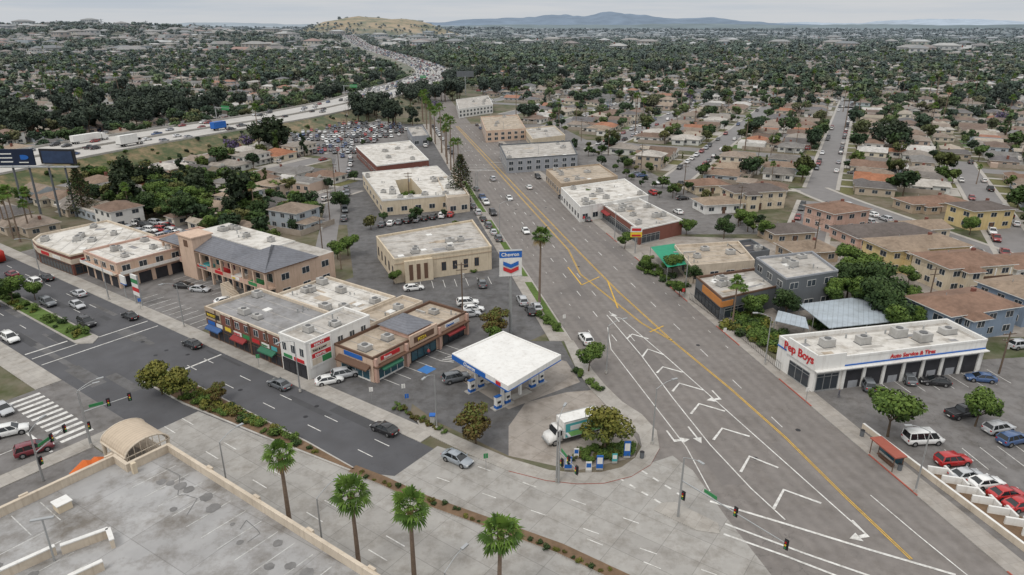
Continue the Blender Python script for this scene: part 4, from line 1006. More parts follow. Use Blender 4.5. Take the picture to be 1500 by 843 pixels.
for k in range(4):
    p=Vector(cy_[0]).lerp(Vector(cy_[2]),.3+.15*k); place('shrub',SH[0],p.x,p.y,.1,k,2.0)
flat('medical_building',Q(5,(655,292),(688,288),(668,258),(640,262)),5.4,beige,roofT,clut=4)
flat('brick_warehouse',Q(5,(552,243),(628,234),(600,206),(521,214)),5,brickM,roofW,clut=6,trim=whiteP)
flat('workshop_building',Q(5,(604,200),(628,198),(618,184),(596,186)),5,mgrey,roofL,clut=3)
# ------------------------------------------------------------------ east side
g,po=flat('x',Q(6,(1197,527),(1447,497),(1387,467),(1142,492)),6,whiteP,roofL,par=.7,trim=whiteP,clut=0,win=False,finish=False); a,b,c,d=po
ln=math.dist(a,b)
shopfront(g,a,b,.5,4.6,3.2,glass,steel,3); g.panel(a,b,5.6,ln-1.0,.0,3.9,darkIn,.03)
n=7
for i in range(n+1):
    x=5.2+(ln-6.4)*i/n; g.panel(a,b,x,x+.55,0,4.0,whiteP,.28)
for i in range(n):
    x=5.9+(ln-6.4)*i/n; g.panel(a,b,x,x+3.0,3.3,3.9,mgrey,.08); g.panel(a,b,x+.8,x+2.6,.0,1.3,random.choice([mgrey,darkIn,darkIn]),.06)
g.panel(a,b,-.3,ln+.1,4.0,4.15,whiteP,.9); g.panel(a,b,0,5.3,4.15,6.7,whiteP,.2); g.panel(a,b,0,ln,4.2,4.4,signB,.12)
ll=math.dist(d,a); g.panel(d,a,0,ll,4.2,4.4,signB,.14); shopfront(g,d,a,ll-6,ll-1,3.0,glass,steel,3); g.panel(d,a,ll*.28,ll+.2,4.0,6.9,whiteP,.3)
g.prism(inset(ccw(po),1.2),5.3,5.36,beige,roofW)
for x,y in ((.18,.55),(.38,.5),(.62,.6),(.70,.35),(.9,.5)):
    p=Vector(a).lerp(Vector(b),x)+(Vector(d)-Vector(a))*y; ac_unit(g,p.x,p.y,5.36,.25,1.35)
for i in range(7):
    p=Vector(a).lerp(Vector(b),.1+.12*i)+(Vector(d)-Vector(a))*.75; g.cyl((p.x,p.y,5.3),(p.x,p.y,6.1),.15,.15,7,steel)
for i in range(12):
    p=Vector(a).lerp(Vector(b),U(.05,.93))+(Vector(d)-Vector(a))*U(.2,.75); g.box(p.x,p.y,5.362+i*.001,U(1,5),U(.3,1.2),.01,random.choice([roofG,roofL,roofT]),.2)
o=g.obj('auto_service_building'); lettering(o,'Pep Boys',d,a,ll-7.6,4.6,2.0,signR,.36,rot=.06); lettering(o,'Auto Service & Tires',a,b,ln*.42,4.62,1.05,signR,.1)
g,po=flat('x',Q(5,(1058,437),(1142,418),(1105,393),(1020,405)),5,dgrey,roofL,trim=brownM,clut=8,win=False,finish=False); a,b,c,d=po
ll=math.dist(d,a); g.panel(d,a,ll*.3,ll,3.0,4.5,orangeW,.2); shopfront(g,d,a,.5,ll-.5,2.5,glass,blackM); g.panel(a,b,0,3,3.0,4.2,orangeW,.2); shopfront(g,a,b,1,10,2.5); g.obj('restaurant_building')
flat('dark_office_building',Q(8,(1152,408),(1228,396),(1190,368),(1108,377)),8,dgrey,roofL,clut=4,trim=mgrey)
g=MB(); po=Q(3.4,(1215,481),(1320,470),(1262,435),(1170,446)); g.prism(po,3.3,3.45,carportM,bot=True)
for i in range(4):
    for t in (0.02,.5): p=Vector(po[i]).lerp(Vector(po[(i+1)%4]),t+.02); g.cyl((p.x,p.y,0),(p.x,p.y,3.3),.09,.09,6,steel)
g.obj('carport')
g=MB(); po=Q(3.0,(1135,470),(1185,482),(1180,465),(1140,455)); g.prism(po,2.9,3.0,carportM,bot=True)
for p in po: g.cyl((p[0],p[1],0),(p[0],p[1],2.9),.08,.08,6,steel)
g.obj('carport')
flat('nursery_building',Q(4.5,(1012,389),(1106,381),(1082,353),(988,359)),4.5,beige,roofT,clut=4)
g=MB(); po=Q(3.6,(978,392),(1014,386),(988,357),(953,362))
for i in range(4): g.cyl((po[i][0],po[i][1],0),(po[i][0],po[i][1],3.6),.08,.08,6,steel)
m=((po[0][0]+po[2][0])/2,(po[0][1]+po[2][1])/2,4.0)
for i in range(4): g.face([po[i]+(3.6,),po[(i+1)%4]+(3.6,),m],shadeG)
g.obj('green_shade_canopy')
flat('dark_roof_building',Q(4,(1085,372),(1128,366),(1100,350),(1062,355)),4,dgrey,M('black_roof',(.06,.06,.065),.85,.2,.6),clut=2)
g,po=flat('x',Q(4.5,(937,336),(1000,322),(935,290),(882,298)),4.5,brickM,roofL,trim=whiteP,clut=8,win=False,finish=False); a,b,c,d=po
ll=math.dist(d,a); shopfront(g,d,a,1,ll-1,2.5); shopfront(g,a,b,1,8,2.5); g.awning(d,a,2,8,2.6,3.1,1.0,awnR); g.obj('brick_commercial_building')
flat('white_commercial_building',Q(5,(850,303),(950,286),(915,262),(822,275)),5,whiteP,roofW,clut=10,trim=whiteP)
flat('market_building',Q(5,(822,269),(905,258),(878,240),(800,248)),5,tanW,roofT,clut=7)
flat('grey_warehouse',Q(6,(742,233),(846,226),(836,206),(732,212)),6,mgrey,roofL,clut=7,trim=dgrey)
flat('peach_shop_building',Q(6,(712,192),(770,188),(758,168),(704,171)),6,peachW,roofT,clut=5)
flat('white_shop_building',Q(6,(672,160),(722,153),(715,140),(668,146)),6,whiteP,roofL,clut=4)
flat('storage_building',Q(5,(780,204),(828,198),(812,184),(768,188)),5,creamW,roofL,clut=4)
g=MB(); x,y=P(930,372); g.cyl((x,y,0),(x,y,7),.15,.12,8,steel); g.box(x,y,4.6,3,.3,1.3,signYl); g.box(x,y,6.0,3,.3,1.4,whiteP); g.box(x,y-.17,6.3,2.4,.03,.7,signR); g.box(x,y-.17,4.8,2.4,.03,.5,signR); g.obj('tyre_shop_sign')

# ------------------------------------------------------------------ individually modelled homes
def home(u,v,w,d,ang,wall,roof,st=2,rise=1.6,gable=False,name='house',balc=False):
    h=2.9*st+.2; mb=MB(); wing(mb,-w/2,-d/2,w/2,d/2,h,rise,wall,roof,whiteP,glass,.6,gable,st)
    if w>15: wing(mb,-w*.32,-d/2-2.2,-w*.08,-d/2-.01,h-.5,rise*.6,wall,roof,whiteP,glass,.4,gable,st)
    if balc:
        mb.box(w*.15,-d/2-.7,2.9,w*.55,1.3,.14,whiteP); mb.box(w*.15,-d/2-1.32,3.04,w*.55,.06,.9,brownM)
        for i in range(3): mb.box(-w*.08+i*w*.23,-d/2-1.25,0,.18,.18,h-.4,whiteP)
    mb.panel((-w/2,-d/2),(w/2,-d/2),w*.46,w*.54,.0,2.1,brownM,.09); mb.box(w*.2,d*.1,h+rise*.4,.7,.7,1.3,brickM); mb.cyl((-w*.2,1,h),(-w*.2,1,h+rise+.2),.08,.08,6,steel)
    x,y=P(u,v); occ.append((x,y,max(w,d)*.5)); return place(name,mb.mesh(name),x,y,0,ang)
AM=ANG_M-math.pi/2
for a in ((1335,388,22,10,AM,yellowW,tileTan,2,1.6,False,'apartment_house',True),(1402,414,17,11,AM,creamW,tileBr,2,1.6,False,'apartment_house',True),(1400,482,17,10,AM+.1,blueg,tileBr,2,1.5,False,'blue_house'),(1490,460,12,11,AM+.1,blueg,tileTan,2,1.4,False,'blue_house'),
          (1290,352,24,12,AM,pinkW,tileDk,1,1.8,False,'bungalow'),(1222,332,14,11,AM+.2,pinkW,tileBr,2,1.5,False,'apartment_house'),(1100,302,18,10,AM,creamW,tileDk,2,1.7,False,'apartment_house'),(1360,306,20,9,AM,tanW,tileBr,1,1.4,False,'bungalow'),
          (1050,308,13,9,AM,whiteP,tileTan,1,1.6,False,'house'),(1035,280,13,9,AM,creamW,tileBr,1,1.7,False,'house'),(1150,350,12,9,AM,tanW,tileDk,1,1.6,False,'house'),(1490,400,12,10,AM,whiteP,tileBr,1,1.5,False,'house'),(1345,345,12,9,AM,creamW,tileTan,1,1.5,True,'house'),
          (1430,330,14,10,AM,yellowW,tileDk,2,1.5,False,'house'),(1180,378,12,9,AM,tanW,tileTan,1,1.5,False,'house')):
    home(*a)

# ------------------------------------------------------------------ parking structure
g=MB(); dk=[L(41.5,-29),L(41.5,-34),L(38.5,-34),L(38.5,-95),L(150,-95),L(150,-29)]
dk=ccw(dk); g.prism(dk,0,7,beige,deckM)
ins=inset(dk,.3)
for i in range(len(dk)):
    a,b,c,d=dk[i],dk[(i+1)%len(dk)],ins[(i+1)%len(dk)],ins[i]
    g.prism([a,b,c,d],7,8.0,beige); q=[inset(dk,-.06)[i],inset(dk,-.06)[(i+1)%len(dk)],inset(dk,.36)[(i+1)%len(dk)],inset(dk,.36)[i]]
    g.prism(q,8.0,8.12,beige,bot=True)
    ln=math.dist(a,b)
    if ln>20:
        g.panel(a,b,0,ln,3.2,3.5,whiteP,.15)
        for k in range(int(ln/9)): g.panel(a,b,k*9+.2,k*9+1.1,0,8.25,beige,.3); g.panel(a,b,k*9+1.6,k*9+8.6,4.2,5.8,darkIn,.02); g.panel(a,b,k*9+1.6,k*9+8.6,.8,2.6,darkIn,.02)
for k in range(22):
    s=45+k*2.8; g.prism([L(s,-30.2),L(s+.1,-30.2),L(s+.1,-35.4),L(s,-35.4)],7.004,7.008,markD)
    g.prism([L(s,-44),L(s+.1,-44),L(s+.1,-54),L(s,-54)],7.004,7.008,markD)
for k in range(2,16):
    dd=-37-k*2.8; g.prism([L(39.4,dd),L(44.4,dd),L(44.4,dd-.1),L(39.4,dd-.1)],7.004,7.008,markD)
g.prism([L(45,-49.05),L(110,-49.05),L(110,-48.95),L(45,-48.95)],7.009,7.012,markD)
tarM=M('crack_sealant',(.12,.12,.12),.7,.2,1)
for k in range(40):
    s=U(44,112); d=U(-62,-31); pr=(s,d)
    for j in range(random.randint(2,6)):
        n2=(pr[0]+U(-1,3.5),pr[1]+U(-2.5,2.5)); n2=(n2[0],min(-31,n2[1])); a=Vector(L(*pr)); b=Vector(L(*n2)); q=(b-a).normalized(); q=Vector((-q.y,q.x))*.035
        g.face([(a-q)[:]+(7.013+k*.0001,),(b-q)[:]+(7.013+k*.0001,),(b+q)[:]+(7.013+k*.0001,),(a+q)[:]+(7.013+k*.0001,)],tarM); pr=n2
oilM=M('oil_stain',(.17,.165,.16),.8,.3,1.5)
for k in range(34):
    x,y=L(U(46,108),random.choice([U(-35,-31),U(-54,-44)])); rr=U(.25,.8); n_=14
    g.face([(x+rr*math.cos(t*2*math.pi/n_)*U(.75,1.1),y+rr*math.sin(t*2*math.pi/n_)*U(.75,1.1),7.02+k*.0002) for t in range(n_)],oilM)
def lowwall(px,z=8.0,w=.35):
    pts=[P(u_,v_,z) for u_,v_ in px]
    for i in range(len(pts)-1):
        a=Vector(pts[i]);b=Vector(pts[i+1]);d=(b-a).normalized();n=Vector((-d.y,d.x))*w/2
        g.prism([(a-n)[:],(b-n)[:],(b+n)[:],(a+n)[:]],7,z,beige); n*=1.35; g.prism([(a-n)[:],(b-n)[:],(b+n)[:],(a+n)[:]],z,z+.12,whiteP,bot=True)
lowwall([(-60,868),(0,836),(80,800)]); lowwall([(88,800),(158,775),(164,792)]); lowwall([(100,845),(150,822)])
x,y=P(93,745,7); g.box(x,y,7,1.4,1.4,.9,creamW,ANG_U); g.box(x,y,7.9,1.6,1.6,.1,whiteP,ANG_U)
x,y=P(198,693,7); g.box(x,y,7,.5,.5,1.4,creamW,ANG_U)
g.obj('parking_structure')
g=MB(); c0_=L(37.4,-31.0); ax=Vector((UX,UY)); ay=Vector((-UY,UX)); W2,L2=2.7,3.0; zb=8.0
def T3(s,d,z): q=Vector(c0_)+ax*s+ay*d; return (q.x,q.y,z)
na=12; tanV=M('vaulted_metal_roof',(.50,.41,.31),.7,.08,1,lines=((UX,UY,0),.5,.12,.3),dirt=.3)
for i in range(na):
    a0=math.pi*i/na; a1=math.pi*(i+1)/na
    g.face([T3(-L2,-W2*math.cos(a0),zb+1.5*math.sin(a0)),T3(L2,-W2*math.cos(a0),zb+1.5*math.sin(a0)),T3(L2,-W2*math.cos(a1),zb+1.5*math.sin(a1)),T3(-L2,-W2*math.cos(a1),zb+1.5*math.sin(a1))],tanV)
for e in (-L2,L2):
    for i in range(na):
        a0=math.pi*i/na; a1=math.pi*(i+1)/na
        g.cyl(T3(e,-W2*math.cos(a0),zb+1.5*math.sin(a0)),T3(e,-W2*math.cos(a1),zb+1.5*math.sin(a1)),.12,.12,5,beige)
    for k in range(7):
        q=-W2+.4+k*(2*W2-.8)/6; top=zb+1.5*math.sqrt(max(0,1-(q/W2)**2)); g.cyl(T3(e,q,zb-1.6),T3(e,q,top),.05,.05,5,beige)
    g.cyl(T3(e,-W2,zb),T3(e,W2,zb),.09,.09,5,beige)
    for sd in (-W2,W2): g.cyl(T3(e*.95,sd*.95,0),T3(e*.95,sd*.95,zb),.22,.22,8,beige)
g.cyl(T3(-L2,-W2,zb),T3(L2,-W2,zb),.15,.15,6,beige); g.cyl(T3(-L2,W2,zb),T3(L2,W2,zb),.15,.15,6,beige)
g.prism([T3(-2.7,-2.5,0)[:2],T3(2.7,-2.5,0)[:2],T3(2.7,2.3,0)[:2],T3(-2.7,2.3,0)[:2]],0,6.4,beige)
for i in range(9): g.prism([T3(-2.4+i*.5,-1.8,0)[:2],T3(-1.9+i*.5,-1.8,0)[:2],T3(-1.9+i*.5,0,0)[:2],T3(-2.4+i*.5,0,0)[:2]],6.4,6.5+i*.1,concS)
g.obj('stair_canopy')
for u_,v_ in ((128,685),(145,680)):
    x,y=P(u_,v_,2); g=MB()
    for s in (-1,1):
        for t in (-1,1): g.cyl((x+s*1.4,y+t*1.4,0),(x+s*1.4,y+t*1.4,2.1),.04,.04,5,steel)
    for i in range(4):
        q=[(-1.5,-1.5),(1.5,-1.5),(1.5,1.5),(-1.5,1.5)]; a,b=q[i],q[(i+1)%4]; g.face([(x+a[0],y+a[1],2.1),(x+b[0],y+b[1],2.1),(x,y,3.1)],orangeP); g.face([(x+a[0],y+a[1],2.1),(x+b[0],y+b[1],2.1),(x+b[0],y+b[1],1.8),(x+a[0],y+a[1],1.8)],orangeP)
    g.obj('pop_up_tent')

# ------------------------------------------------------------------ street furniture
def lamp(x,y,ang,h=9,arm=2.6,z=.13):
    mb=MB(); mb.cyl((0,0,0),(0,0,h),.13,.07,8,steel); mb.cyl((0,0,0),(0,0,.5),.22,.2,8,kerbM)
    pr=(0,0,h)
    for i in range(1,6):
        t=i/5; q=(arm*t,0,h+.9*math.sin(t*math.pi/2)); mb.cyl(pr,q,.05,.04,6,steel,False); pr=q
    mb.box(arm+.3,0,h+.82,.9,.32,.16,steel); mb.box(arm+.35,0,h+.79,.6,.24,.03,lampW)
    return place('street_lamp',mb.mesh('street_lamp'),x,y,z,ang)
for u_,v_,a in ((955,652,0.4),(888,548,.3),(1340,722,math.pi),(1120,535,math.pi),(1003,432,math.pi),(732,345,.2),(135,655,.7),(815,706,1.2),(900,352,math.pi),(700,290,0.2),(270,480,-2.2),(640,630,-2),(440,575,-2.2),(160,440,-2.2),(60,405,-2.2)):
    x,y=P(u_,v_); lamp(x,y,a)
for y in range(235,430,38): x=Wk(y)-.6; lamp(x,y,.1); lamp(Ek(y)+.6,y+18,math.pi)
for s in (48,66,84): x,y=L(s,-26); lamp(x,y,ANG_N,9)
g=MB(); x,y=P(80,822,7); g.cyl((x,y,7),(x,y,12),.1,.08,8,steel); g.box(x,y,12,2.0,.3,.15,steel,.3); g.obj('deck_light')
def signal_head(mb,x,y,z,ang):
    mb.box(x,y,z-.55,.34,.34,1.1,blackM,ang); mb.box(x,y,z-.65,.5,.05,1.3,blackM,ang)
    c,s=math.cos(ang-math.pi/2),math.sin(ang-math.pi/2)
    for k,m in ((.33,lampR),(0,signYl),(-.33,signG)): mb.cyl((x+c*.17,y+s*.17,z+k),(x+c*.24,y+s*.24,z+k),.11,.11,8,m)
def signal(u,v,ang,arm=9,h=6):
    x,y=P(u,v); mb=MB(); mb.cyl((x,y,.1),(x,y,h+2.6),.16,.10,8,steel); c,s=math.cos(ang),math.sin(ang)
    mb.cyl((x,y,h-.6),(x+c*arm,y+s*arm,h),.1,.06,7,steel)
    for t in (.55,1.0): signal_head(mb,x+c*arm*t,y+s*arm*t,h-.1,ang)
    signal_head(mb,x+.4,y,3.2,ang); mb.box(x+c*arm*.3,y+s*arm*.3,h-.2,1.8,.06,.45,signG,ang)
    pr=(x,y,h+2.6)
    for i in range(1,5):
        t=i/4; q=(x+c*2.4*t,y+s*2.4*t,h+2.6+.7*math.sin(t*1.57)); mb.cyl(pr,q,.05,.04,6,steel,False); pr=q
    mb.box(pr[0],pr[1],pr[2]-.05,.9,.32,.14,steel,ang); mb.obj('traffic_signal')
signal(993,758,-.95,14,6); signal(133,652,.6,6,6); signal(64,705,1.4,5,5); signal(818,708,-1.2,5,5.5)
def upole(x,y,ang,h=11.5):
    mb=MB(); mb.cyl((0,0,0),(0,0,h),.17,.11,7,woodM)
    for z,w in ((h-.5,2.6),(h-1.6,2.2)):
        mb.box(0,0,z,w,.12,.14,woodM)
        for t in (-.9,-.4,.4,.9): mb.cyl((t*w/2,0,z+.14),(t*w/2,0,z+.34),.04,.03,5,acM)
    mb.cyl((.35,0,h-3.2),(.35,0,h-2.3),.26,.26,8,acM)
    place('utility_pole',mb.mesh('utility_pole'),x,y,0,ang); return (x,y,h)
def wires(ps,ang,name='power_lines'):
    mb=MB(); bl=M('wire',(.03,.03,.03),.8,0)
    for i in range(len(ps)-1):
        for o in (-1.15,-.5,.5,1.15):
            pr=None
            for k in range(7):
                t=k/6; x=ps[i][0]*(1-t)+ps[i+1][0]*t+o*math.cos(ang); y=ps[i][1]*(1-t)+ps[i+1][1]*t+o*math.sin(ang); z=ps[i][2]-.2-4*.8*t*(1-t)
                if pr: mb.cyl(pr,(x,y,z),.022,.022,3,bl,False)
                pr=(x,y,z)
    mb.obj(name)
al=[upole(Wk(y)-50-.02*y*0,y,AM) for y in (165,200,238,276,318,360,405,450)]; wires(al,AM)
x,y=P(678,470); pa=upole(x,y,AM,12.5); x,y=P(600,300); pb=upole(x,y,AM,11)
er=[upole(Ek(y)+44,y,AM) for y in (128,165,202,240,280,320,362,405)]; wires(er,AM)
x,y=P(1463,548); upole(x,y,AM,8)
for k in range(-1,6):
    b=-7+27+k*52; ps2=[]
    for a in range(290,700,48):
        x,y=AB(a,b)
        if x>Ek(y)+70 and y<640: ps2.append(upole(x,y,ANG_A-math.pi/2,11))
    if len(ps2)>1: wires(ps2,ANG_A-math.pi/2)
g=MB(); x,y=P(1296,678); ang=ANG_M
g.box(x,y,2.4,5,1.8,.18,M('shelter_roof',(.33,.10,.07),.7,.1),ang)
for s in (-2.2,2.2):
    for t in (-.7,.7):
        c,si=math.cos(ang),math.sin(ang); g.cyl((x+s*c-t*si,y+s*si+t*c,.1),(x+s*c-t*si,y+s*si+t*c,2.4),.06,.06,6,brownM)
g.box(x+.7*math.sin(ang),y-.7*math.cos(ang),.6,4.2,.05,1.6,glassT,ang); g.box(x,y,.55,3,.5,.08,brownM,ang); g.box(x,y,.13,2.6,.1,.42,brownM,ang); g.obj('bus_shelter')
for u_,v_ in ((1317,690),(1262,640),(940,672)):
    x,y=P(u_,v_); g=MB(); g.cyl((x,y,.13),(x,y,1.1),.28,.32,10,dgrey); g.cyl((x,y,1.1),(x,y,1.2),.34,.2,10,blackM); g.obj('litter_bin')
g=MB(); w0=Vector(P(1262,628)); w1=Vector(P(1530,832)); dirw=(w1-w0).normalized(); nw=Vector((-dirw.y,dirw.x))
g.prism([(w0)[:],(w1)[:],(w1+nw*.35)[:],(w0+nw*.35)[:]],0,.9,beige,whiteP); g.obj('boundary_wall')
g=MB(); k0=Vector(P(1352,700)); k1=Vector(P(1500,800)); dk_=(k1-k0).normalized(); nk=Vector((-dk_.y,dk_.x)); tot=(k1-k0).length+14; s=0
while s<tot:
    c=k0+dk_*s+nk*2.3; ang=math.atan2(dk_.y,dk_.x)
    g.box(c.x,c.y,0,2.3,.28,1.1,whiteP,ang+.95); c2=c+nk*1.0+dk_*.9; g.box(c2.x,c2.y,0,2.0,.28,1.07,whiteP,ang-.35); s+=2.15
g.obj('folded_screen_wall')
g=MB(); poly=[(k0+nk*.6)[:],(k1+dk_*16+nk*.6)[:],(k1+dk_*16+nk*4.6)[:],(k0+nk*4.6)[:]]; g.sheet(poly,.10,soilM); g.obj('planting_bed')
def fence(px,h=1.8,mat=blackM,name='metal_fence'):
    g=MB(); pts=[P(*p) for p in px]
    for i in range(len(pts)-1):
        a=Vector(pts[i]);b=Vector(pts[i+1]);n=int((b-a).length/.6)+1
        for z in (.3,h-.15): g.cyl(tuple(a)+(z,),tuple(b)+(z,),.03,.03,4,mat,False)
        for k in range(n+1): q=a.lerp(b,k/n); g.cyl((q.x,q.y,0),(q.x,q.y,h),.025,.025,4,mat,False)
    g.obj(name)
fence([(1142,545),(1065,480),(1010,440)]); fence([(240,310),(330,322),(410,318)],1.6,steel); fence([(1000,428),(960,395),(940,380)])
for u_,v_,m in ((597,600,signB),(592,585,whiteP),(712,690,signG),(1000,440,signR),(1180,590,whiteP),(545,590,whiteP),(207,455,signB),(380,540,signG),(1060,500,whiteP),(855,330,signR),(826,480,whiteP)):
    x,y=P(u_,v_); g=MB(); g.cyl((x,y,0),(x,y,2.7),.04,.04,6,steel); g.box(x,y,2.0,.6,.05,.75,m,AM); g.obj('street_sign')
g=MB(); x0,y0=P(75,318)
for k in (-8,-3,3,8): g.cyl((x0+k,y0,0),(x0+k,y0,16),.35,.3,8,dgrey)
bbM=M('billboard_navy',(.012,.02,.045),.5,.2,.3)
g.box(x0-6,y0-.6,16.4,11,.5,5.0,bbM,.06); g.box(x0+6.2,y0+.6,16.6,11.5,.5,4.6,blackM,-.1); g.box(x0,y0,15.7,24,1.6,.3,steel,0); g.box(x0+6.2,y0+.2,17,10,.05,3.6,M('billboard_art',(.03,.05,.10),.5,.3,.8),-.1)
vs=[(x0-3.6+1.7*math.cos(a*math.pi/10),y0-.86+.10,18.9+.75*math.sin(a*math.pi/10)) for a in range(20)]; g.face(vs,signB)
for yy in (17.4,18.6,19.8): g.box(x0-8.6,y0-1.05,yy,3.6,.04,.35,lampW,.06)
g.box(x0-3.6,y0-.84,17.2,2.8,.04,.3,lampW,.06)
g.obj('billboard')
x,y=P(682,139); g=MB(); g.cyl((x,y,0),(x,y,16),.5,.4,8,steel); g.box(x,y,15,15,.6,5,dgrey,.1); g.obj('billboard')

# ------------------------------------------------------------------ vehicles near
AU=ANG_U; AUW=ANG_U+math.pi
for u_,v_,a,k,c in ((17,401,AUW,'sedan',MR),(50,412,AUW,'suv',WH),(68,406,AUW,'sedan',BK),(70,443,AU,'suv',GY),(113,446,AU,'sedan',SV),(115,429,AUW,'sedan',SV),(127,472,AU,'suv',BK),(190,462,AUW,'sedan',BK),(281,503,AUW,'sedan',BK),(409,562,AUW,'sedan',GY),(563,627,AUW,'sedan',BK),(670,671,AU,'sedan',(.30,.33,.36)),(15,495,AU,'suv',WH),(4,598,AU,'sedan',SV),
    (14,631,ANG_N-.4,'suv',WH),(50,657,ANG_N-.3,'suv',MR),(858,496,ANG_M,'suv',WH),(746,290,ANG_M+3.14,'sedan',WH),(770,338,ANG_M+3.14,'sedan',WH),(775,274,ANG_M,'sedan',WH),(722,262,ANG_M,'suv',SV)):
    car(u_,v_,a,k,c)
for u_,v_,a,k,c in ((270,418,AU+.5,'sedan',BK),(293,423,AU+.5,'sedan',SV),(330,440,ANG_N-.3,'sedan',WH),(482,556,ANG_N-.5,'sedan',WH),(506,547,ANG_N-.5,'suv',SV),(668,553,.45,'suv',GY),(706,415,1.7,'suv',GY),(693,452,.2,'sedan',WH),(685,443,.2,'suv',WH),(688,459,.25,'sedan',SV),(765,440,ANG_M,'suv',SV),(777,454,ANG_M,'sedan',BK),(786,449,ANG_M,'sedan',SV),(606,421,.3,'sedan',WH),
    (1352,643,.1,'van',WH),(1396,674,.15,'suv',RD),(1445,706,.2,'sedan',WH),(1416,695,.2,'sedan',SV),(1474,722,.2,'sedan',RD),(1497,738,.2,'sedan',RD),(1463,627,.25,'suv',SV),(1484,643,.3,'suv',BL),(1370,558,2.9,'sedan',BK),(1437,553,2.9,'sedan',BL),(1410,604,.3,'pickup',BK),(1330,553,1.4,'sedan',GY),(1270,562,1.4,'suv',GY),(1495,505,.2,'suv',SV),
    (868,317,.3,'sedan',WH),(905,312,.3,'sedan',SV),(1000,290,.3,'sedan',BK)):
    car(u_,v_,a,k,c,'parked_car')
random.seed(314)
for i in range(9): car(560+i*12.5,328-i*1.8,1.5,random.choice(['sedan','suv']),random.choice([BK,SV,WH,GY,RD]),'parked_car')
for i in range(7): car(685+i*7.5,292+i*9.5,ANG_M,random.choice(['sedan','suv']),random.choice([BK,SV,WH,GY]),'parked_car')
for i in range(11): car(1240+i*19,300+i*6.8,ANG_M,random.choice(['sedan','suv']),random.choice([BK,SV,WH,GY,WH]),'parked_car')
for i in range(9): car(1226+i*23,306+i*9.2,ANG_M,random.choice(['sedan','suv']),random.choice([BK,SV,WH,GY,WH]),'parked_car')
dq=ccw(DEALER)
x0_=min(p[0] for p in dq); x1_=max(p[0] for p in dq); y0_=min(p[1] for p in dq); y1_=max(p[1] for p in dq)
yy=y0_+3; r=0
while yy<y1_:
    xx=x0_
    while xx<x1_:
        if pin((xx,yy),inset(dq,2)) and R_()<.86 and not any((xx-o[0])**2+(yy-o[1])**2<o[2]**2 for o in occ): rcar(xx,yy,ANG_M)
        xx+=3.1
    r+=1; yy+=6.2 if r%2 else 10.5
for i in range(12): car(165+i*8,330+U(-4,14),AU+.3,random.choice(['sedan','suv']),random.choice([BK,SV,WH,GY,RD]),'parked_car')
for y in list(range(205,425,7)):
    if R_()<.42: rcar(Ek(y)-1.3,y,ANG_M)
    if R_()<.45: rcar(Wk(y)+1.3,y,ANG_M)
for i in range(75):
    y=U(205,420); s=random.choice([-1,1]); x=(Wk(y)-U(9,42)) if s<0 else Ek(y)+U(8,44)
    if not any((x-o[0])**2+(y-o[1])**2<(o[2]+4)**2 for o in occ): rcar(x,y,random.choice([ANG_M,AM]))
for i in range(16):
    x,y=L(U(-86,-60),U(25,38))
    if not any((x-o[0])**2+(y-o[1])**2<(o[2]+2)**2 for o in occ): rcar(x,y,ANG_N)
for i in range(22): rcar(Wk(160+i*11)-46.2,160+i*11+U(-2,2),ANG_M) if R_()<.6 else None
x,y=P(3,372,1.5); g=MB(); secs=[[(xx,-w,.4),(xx,-w,2.9),(xx,-w*.9,3.1),(xx,w*.9,3.1),(xx,w,2.9),(xx,w,.4)] for xx,w in ((-6,1.2),(-5.9,1.27),(5.9,1.27),(6.1,1.15))]
loft(g,secs,M('bus_red',(.4,.03,.02),.4,0))
for sg in (-1,1): g.box(0,sg*1.28,1.5,11,.03,1.0,carglass); wheel(g,-4,sg*1.29,.5); wheel(g,4,sg*1.29,.5)
place('bus',g.mesh('bus'),x-3,y,.05,AUW)
def person(x,y,ang,shirt,trs,z=.13):
    me=bpy.data.meshes.new('person')
    V=[(0,0,.95),(0,0,1.2),(0,0,1.42),(0,.02,1.52),(0,.03,1.66),(-.19,0,1.40),(-.25,.03,1.13),(-.24,.14,.90),(.19,0,1.40),(.25,-.03,1.13),(.24,-.10,.88),(-.10,0,.90),(-.11,.10,.50),(-.11,.02,.08),(-.11,.16,.04),(.10,0,.90),(.11,-.04,.50),(.11,-.22,.10),(.11,-.10,.04)]
    E=[(0,1),(1,2),(2,3),(3,4),(2,5),(5,6),(6,7),(2,8),(8,9),(9,10),(0,11),(11,12),(12,13),(13,14),(0,15),(15,16),(16,17),(17,18)]
    Rr=[.15,.14,.13,.055,.105,.07,.05,.035,.07,.05,.035,.09,.065,.045,.04,.09,.065,.045,.04]
    me.from_pydata(V,E,[]); ob=bpy.data.objects.new('pedestrian',me); scene.collection.objects.link(ob)
    ob.modifiers.new('s','SKIN')
    for i,sv in enumerate(me.skin_vertices[0].data): sv.radius=(Rr[i],Rr[i]); sv.use_root=(i==0)
    ob.modifiers.new('u','SUBSURF').levels=1
    m,N,Lk,B=newmat('pedestrian_clothes'); t=N.new('ShaderNodeTexCoord'); sx=N.new('ShaderNodeSeparateXYZ'); Lk.new(t.outputs['Object'],sx.inputs[0])
    c=mixc(N,Lk,math_n(N,Lk,'GREATER_THAN',sx.outputs[2],.93),tuple(trs),tuple(shirt)); c=mixc(N,Lk,math_n(N,Lk,'GREATER_THAN',sx.outputs[2],1.49),c,(.35,.2,.14)); c=mixc(N,Lk,math_n(N,Lk,'GREATER_THAN',sx.outputs[2],1.70),c,(.02,.015,.01))
    Lk.new(c,B.inputs['Base Color']); me.materials.append(m); ob.location=(x,y,z); ob.rotation_euler=(0,0,ang)
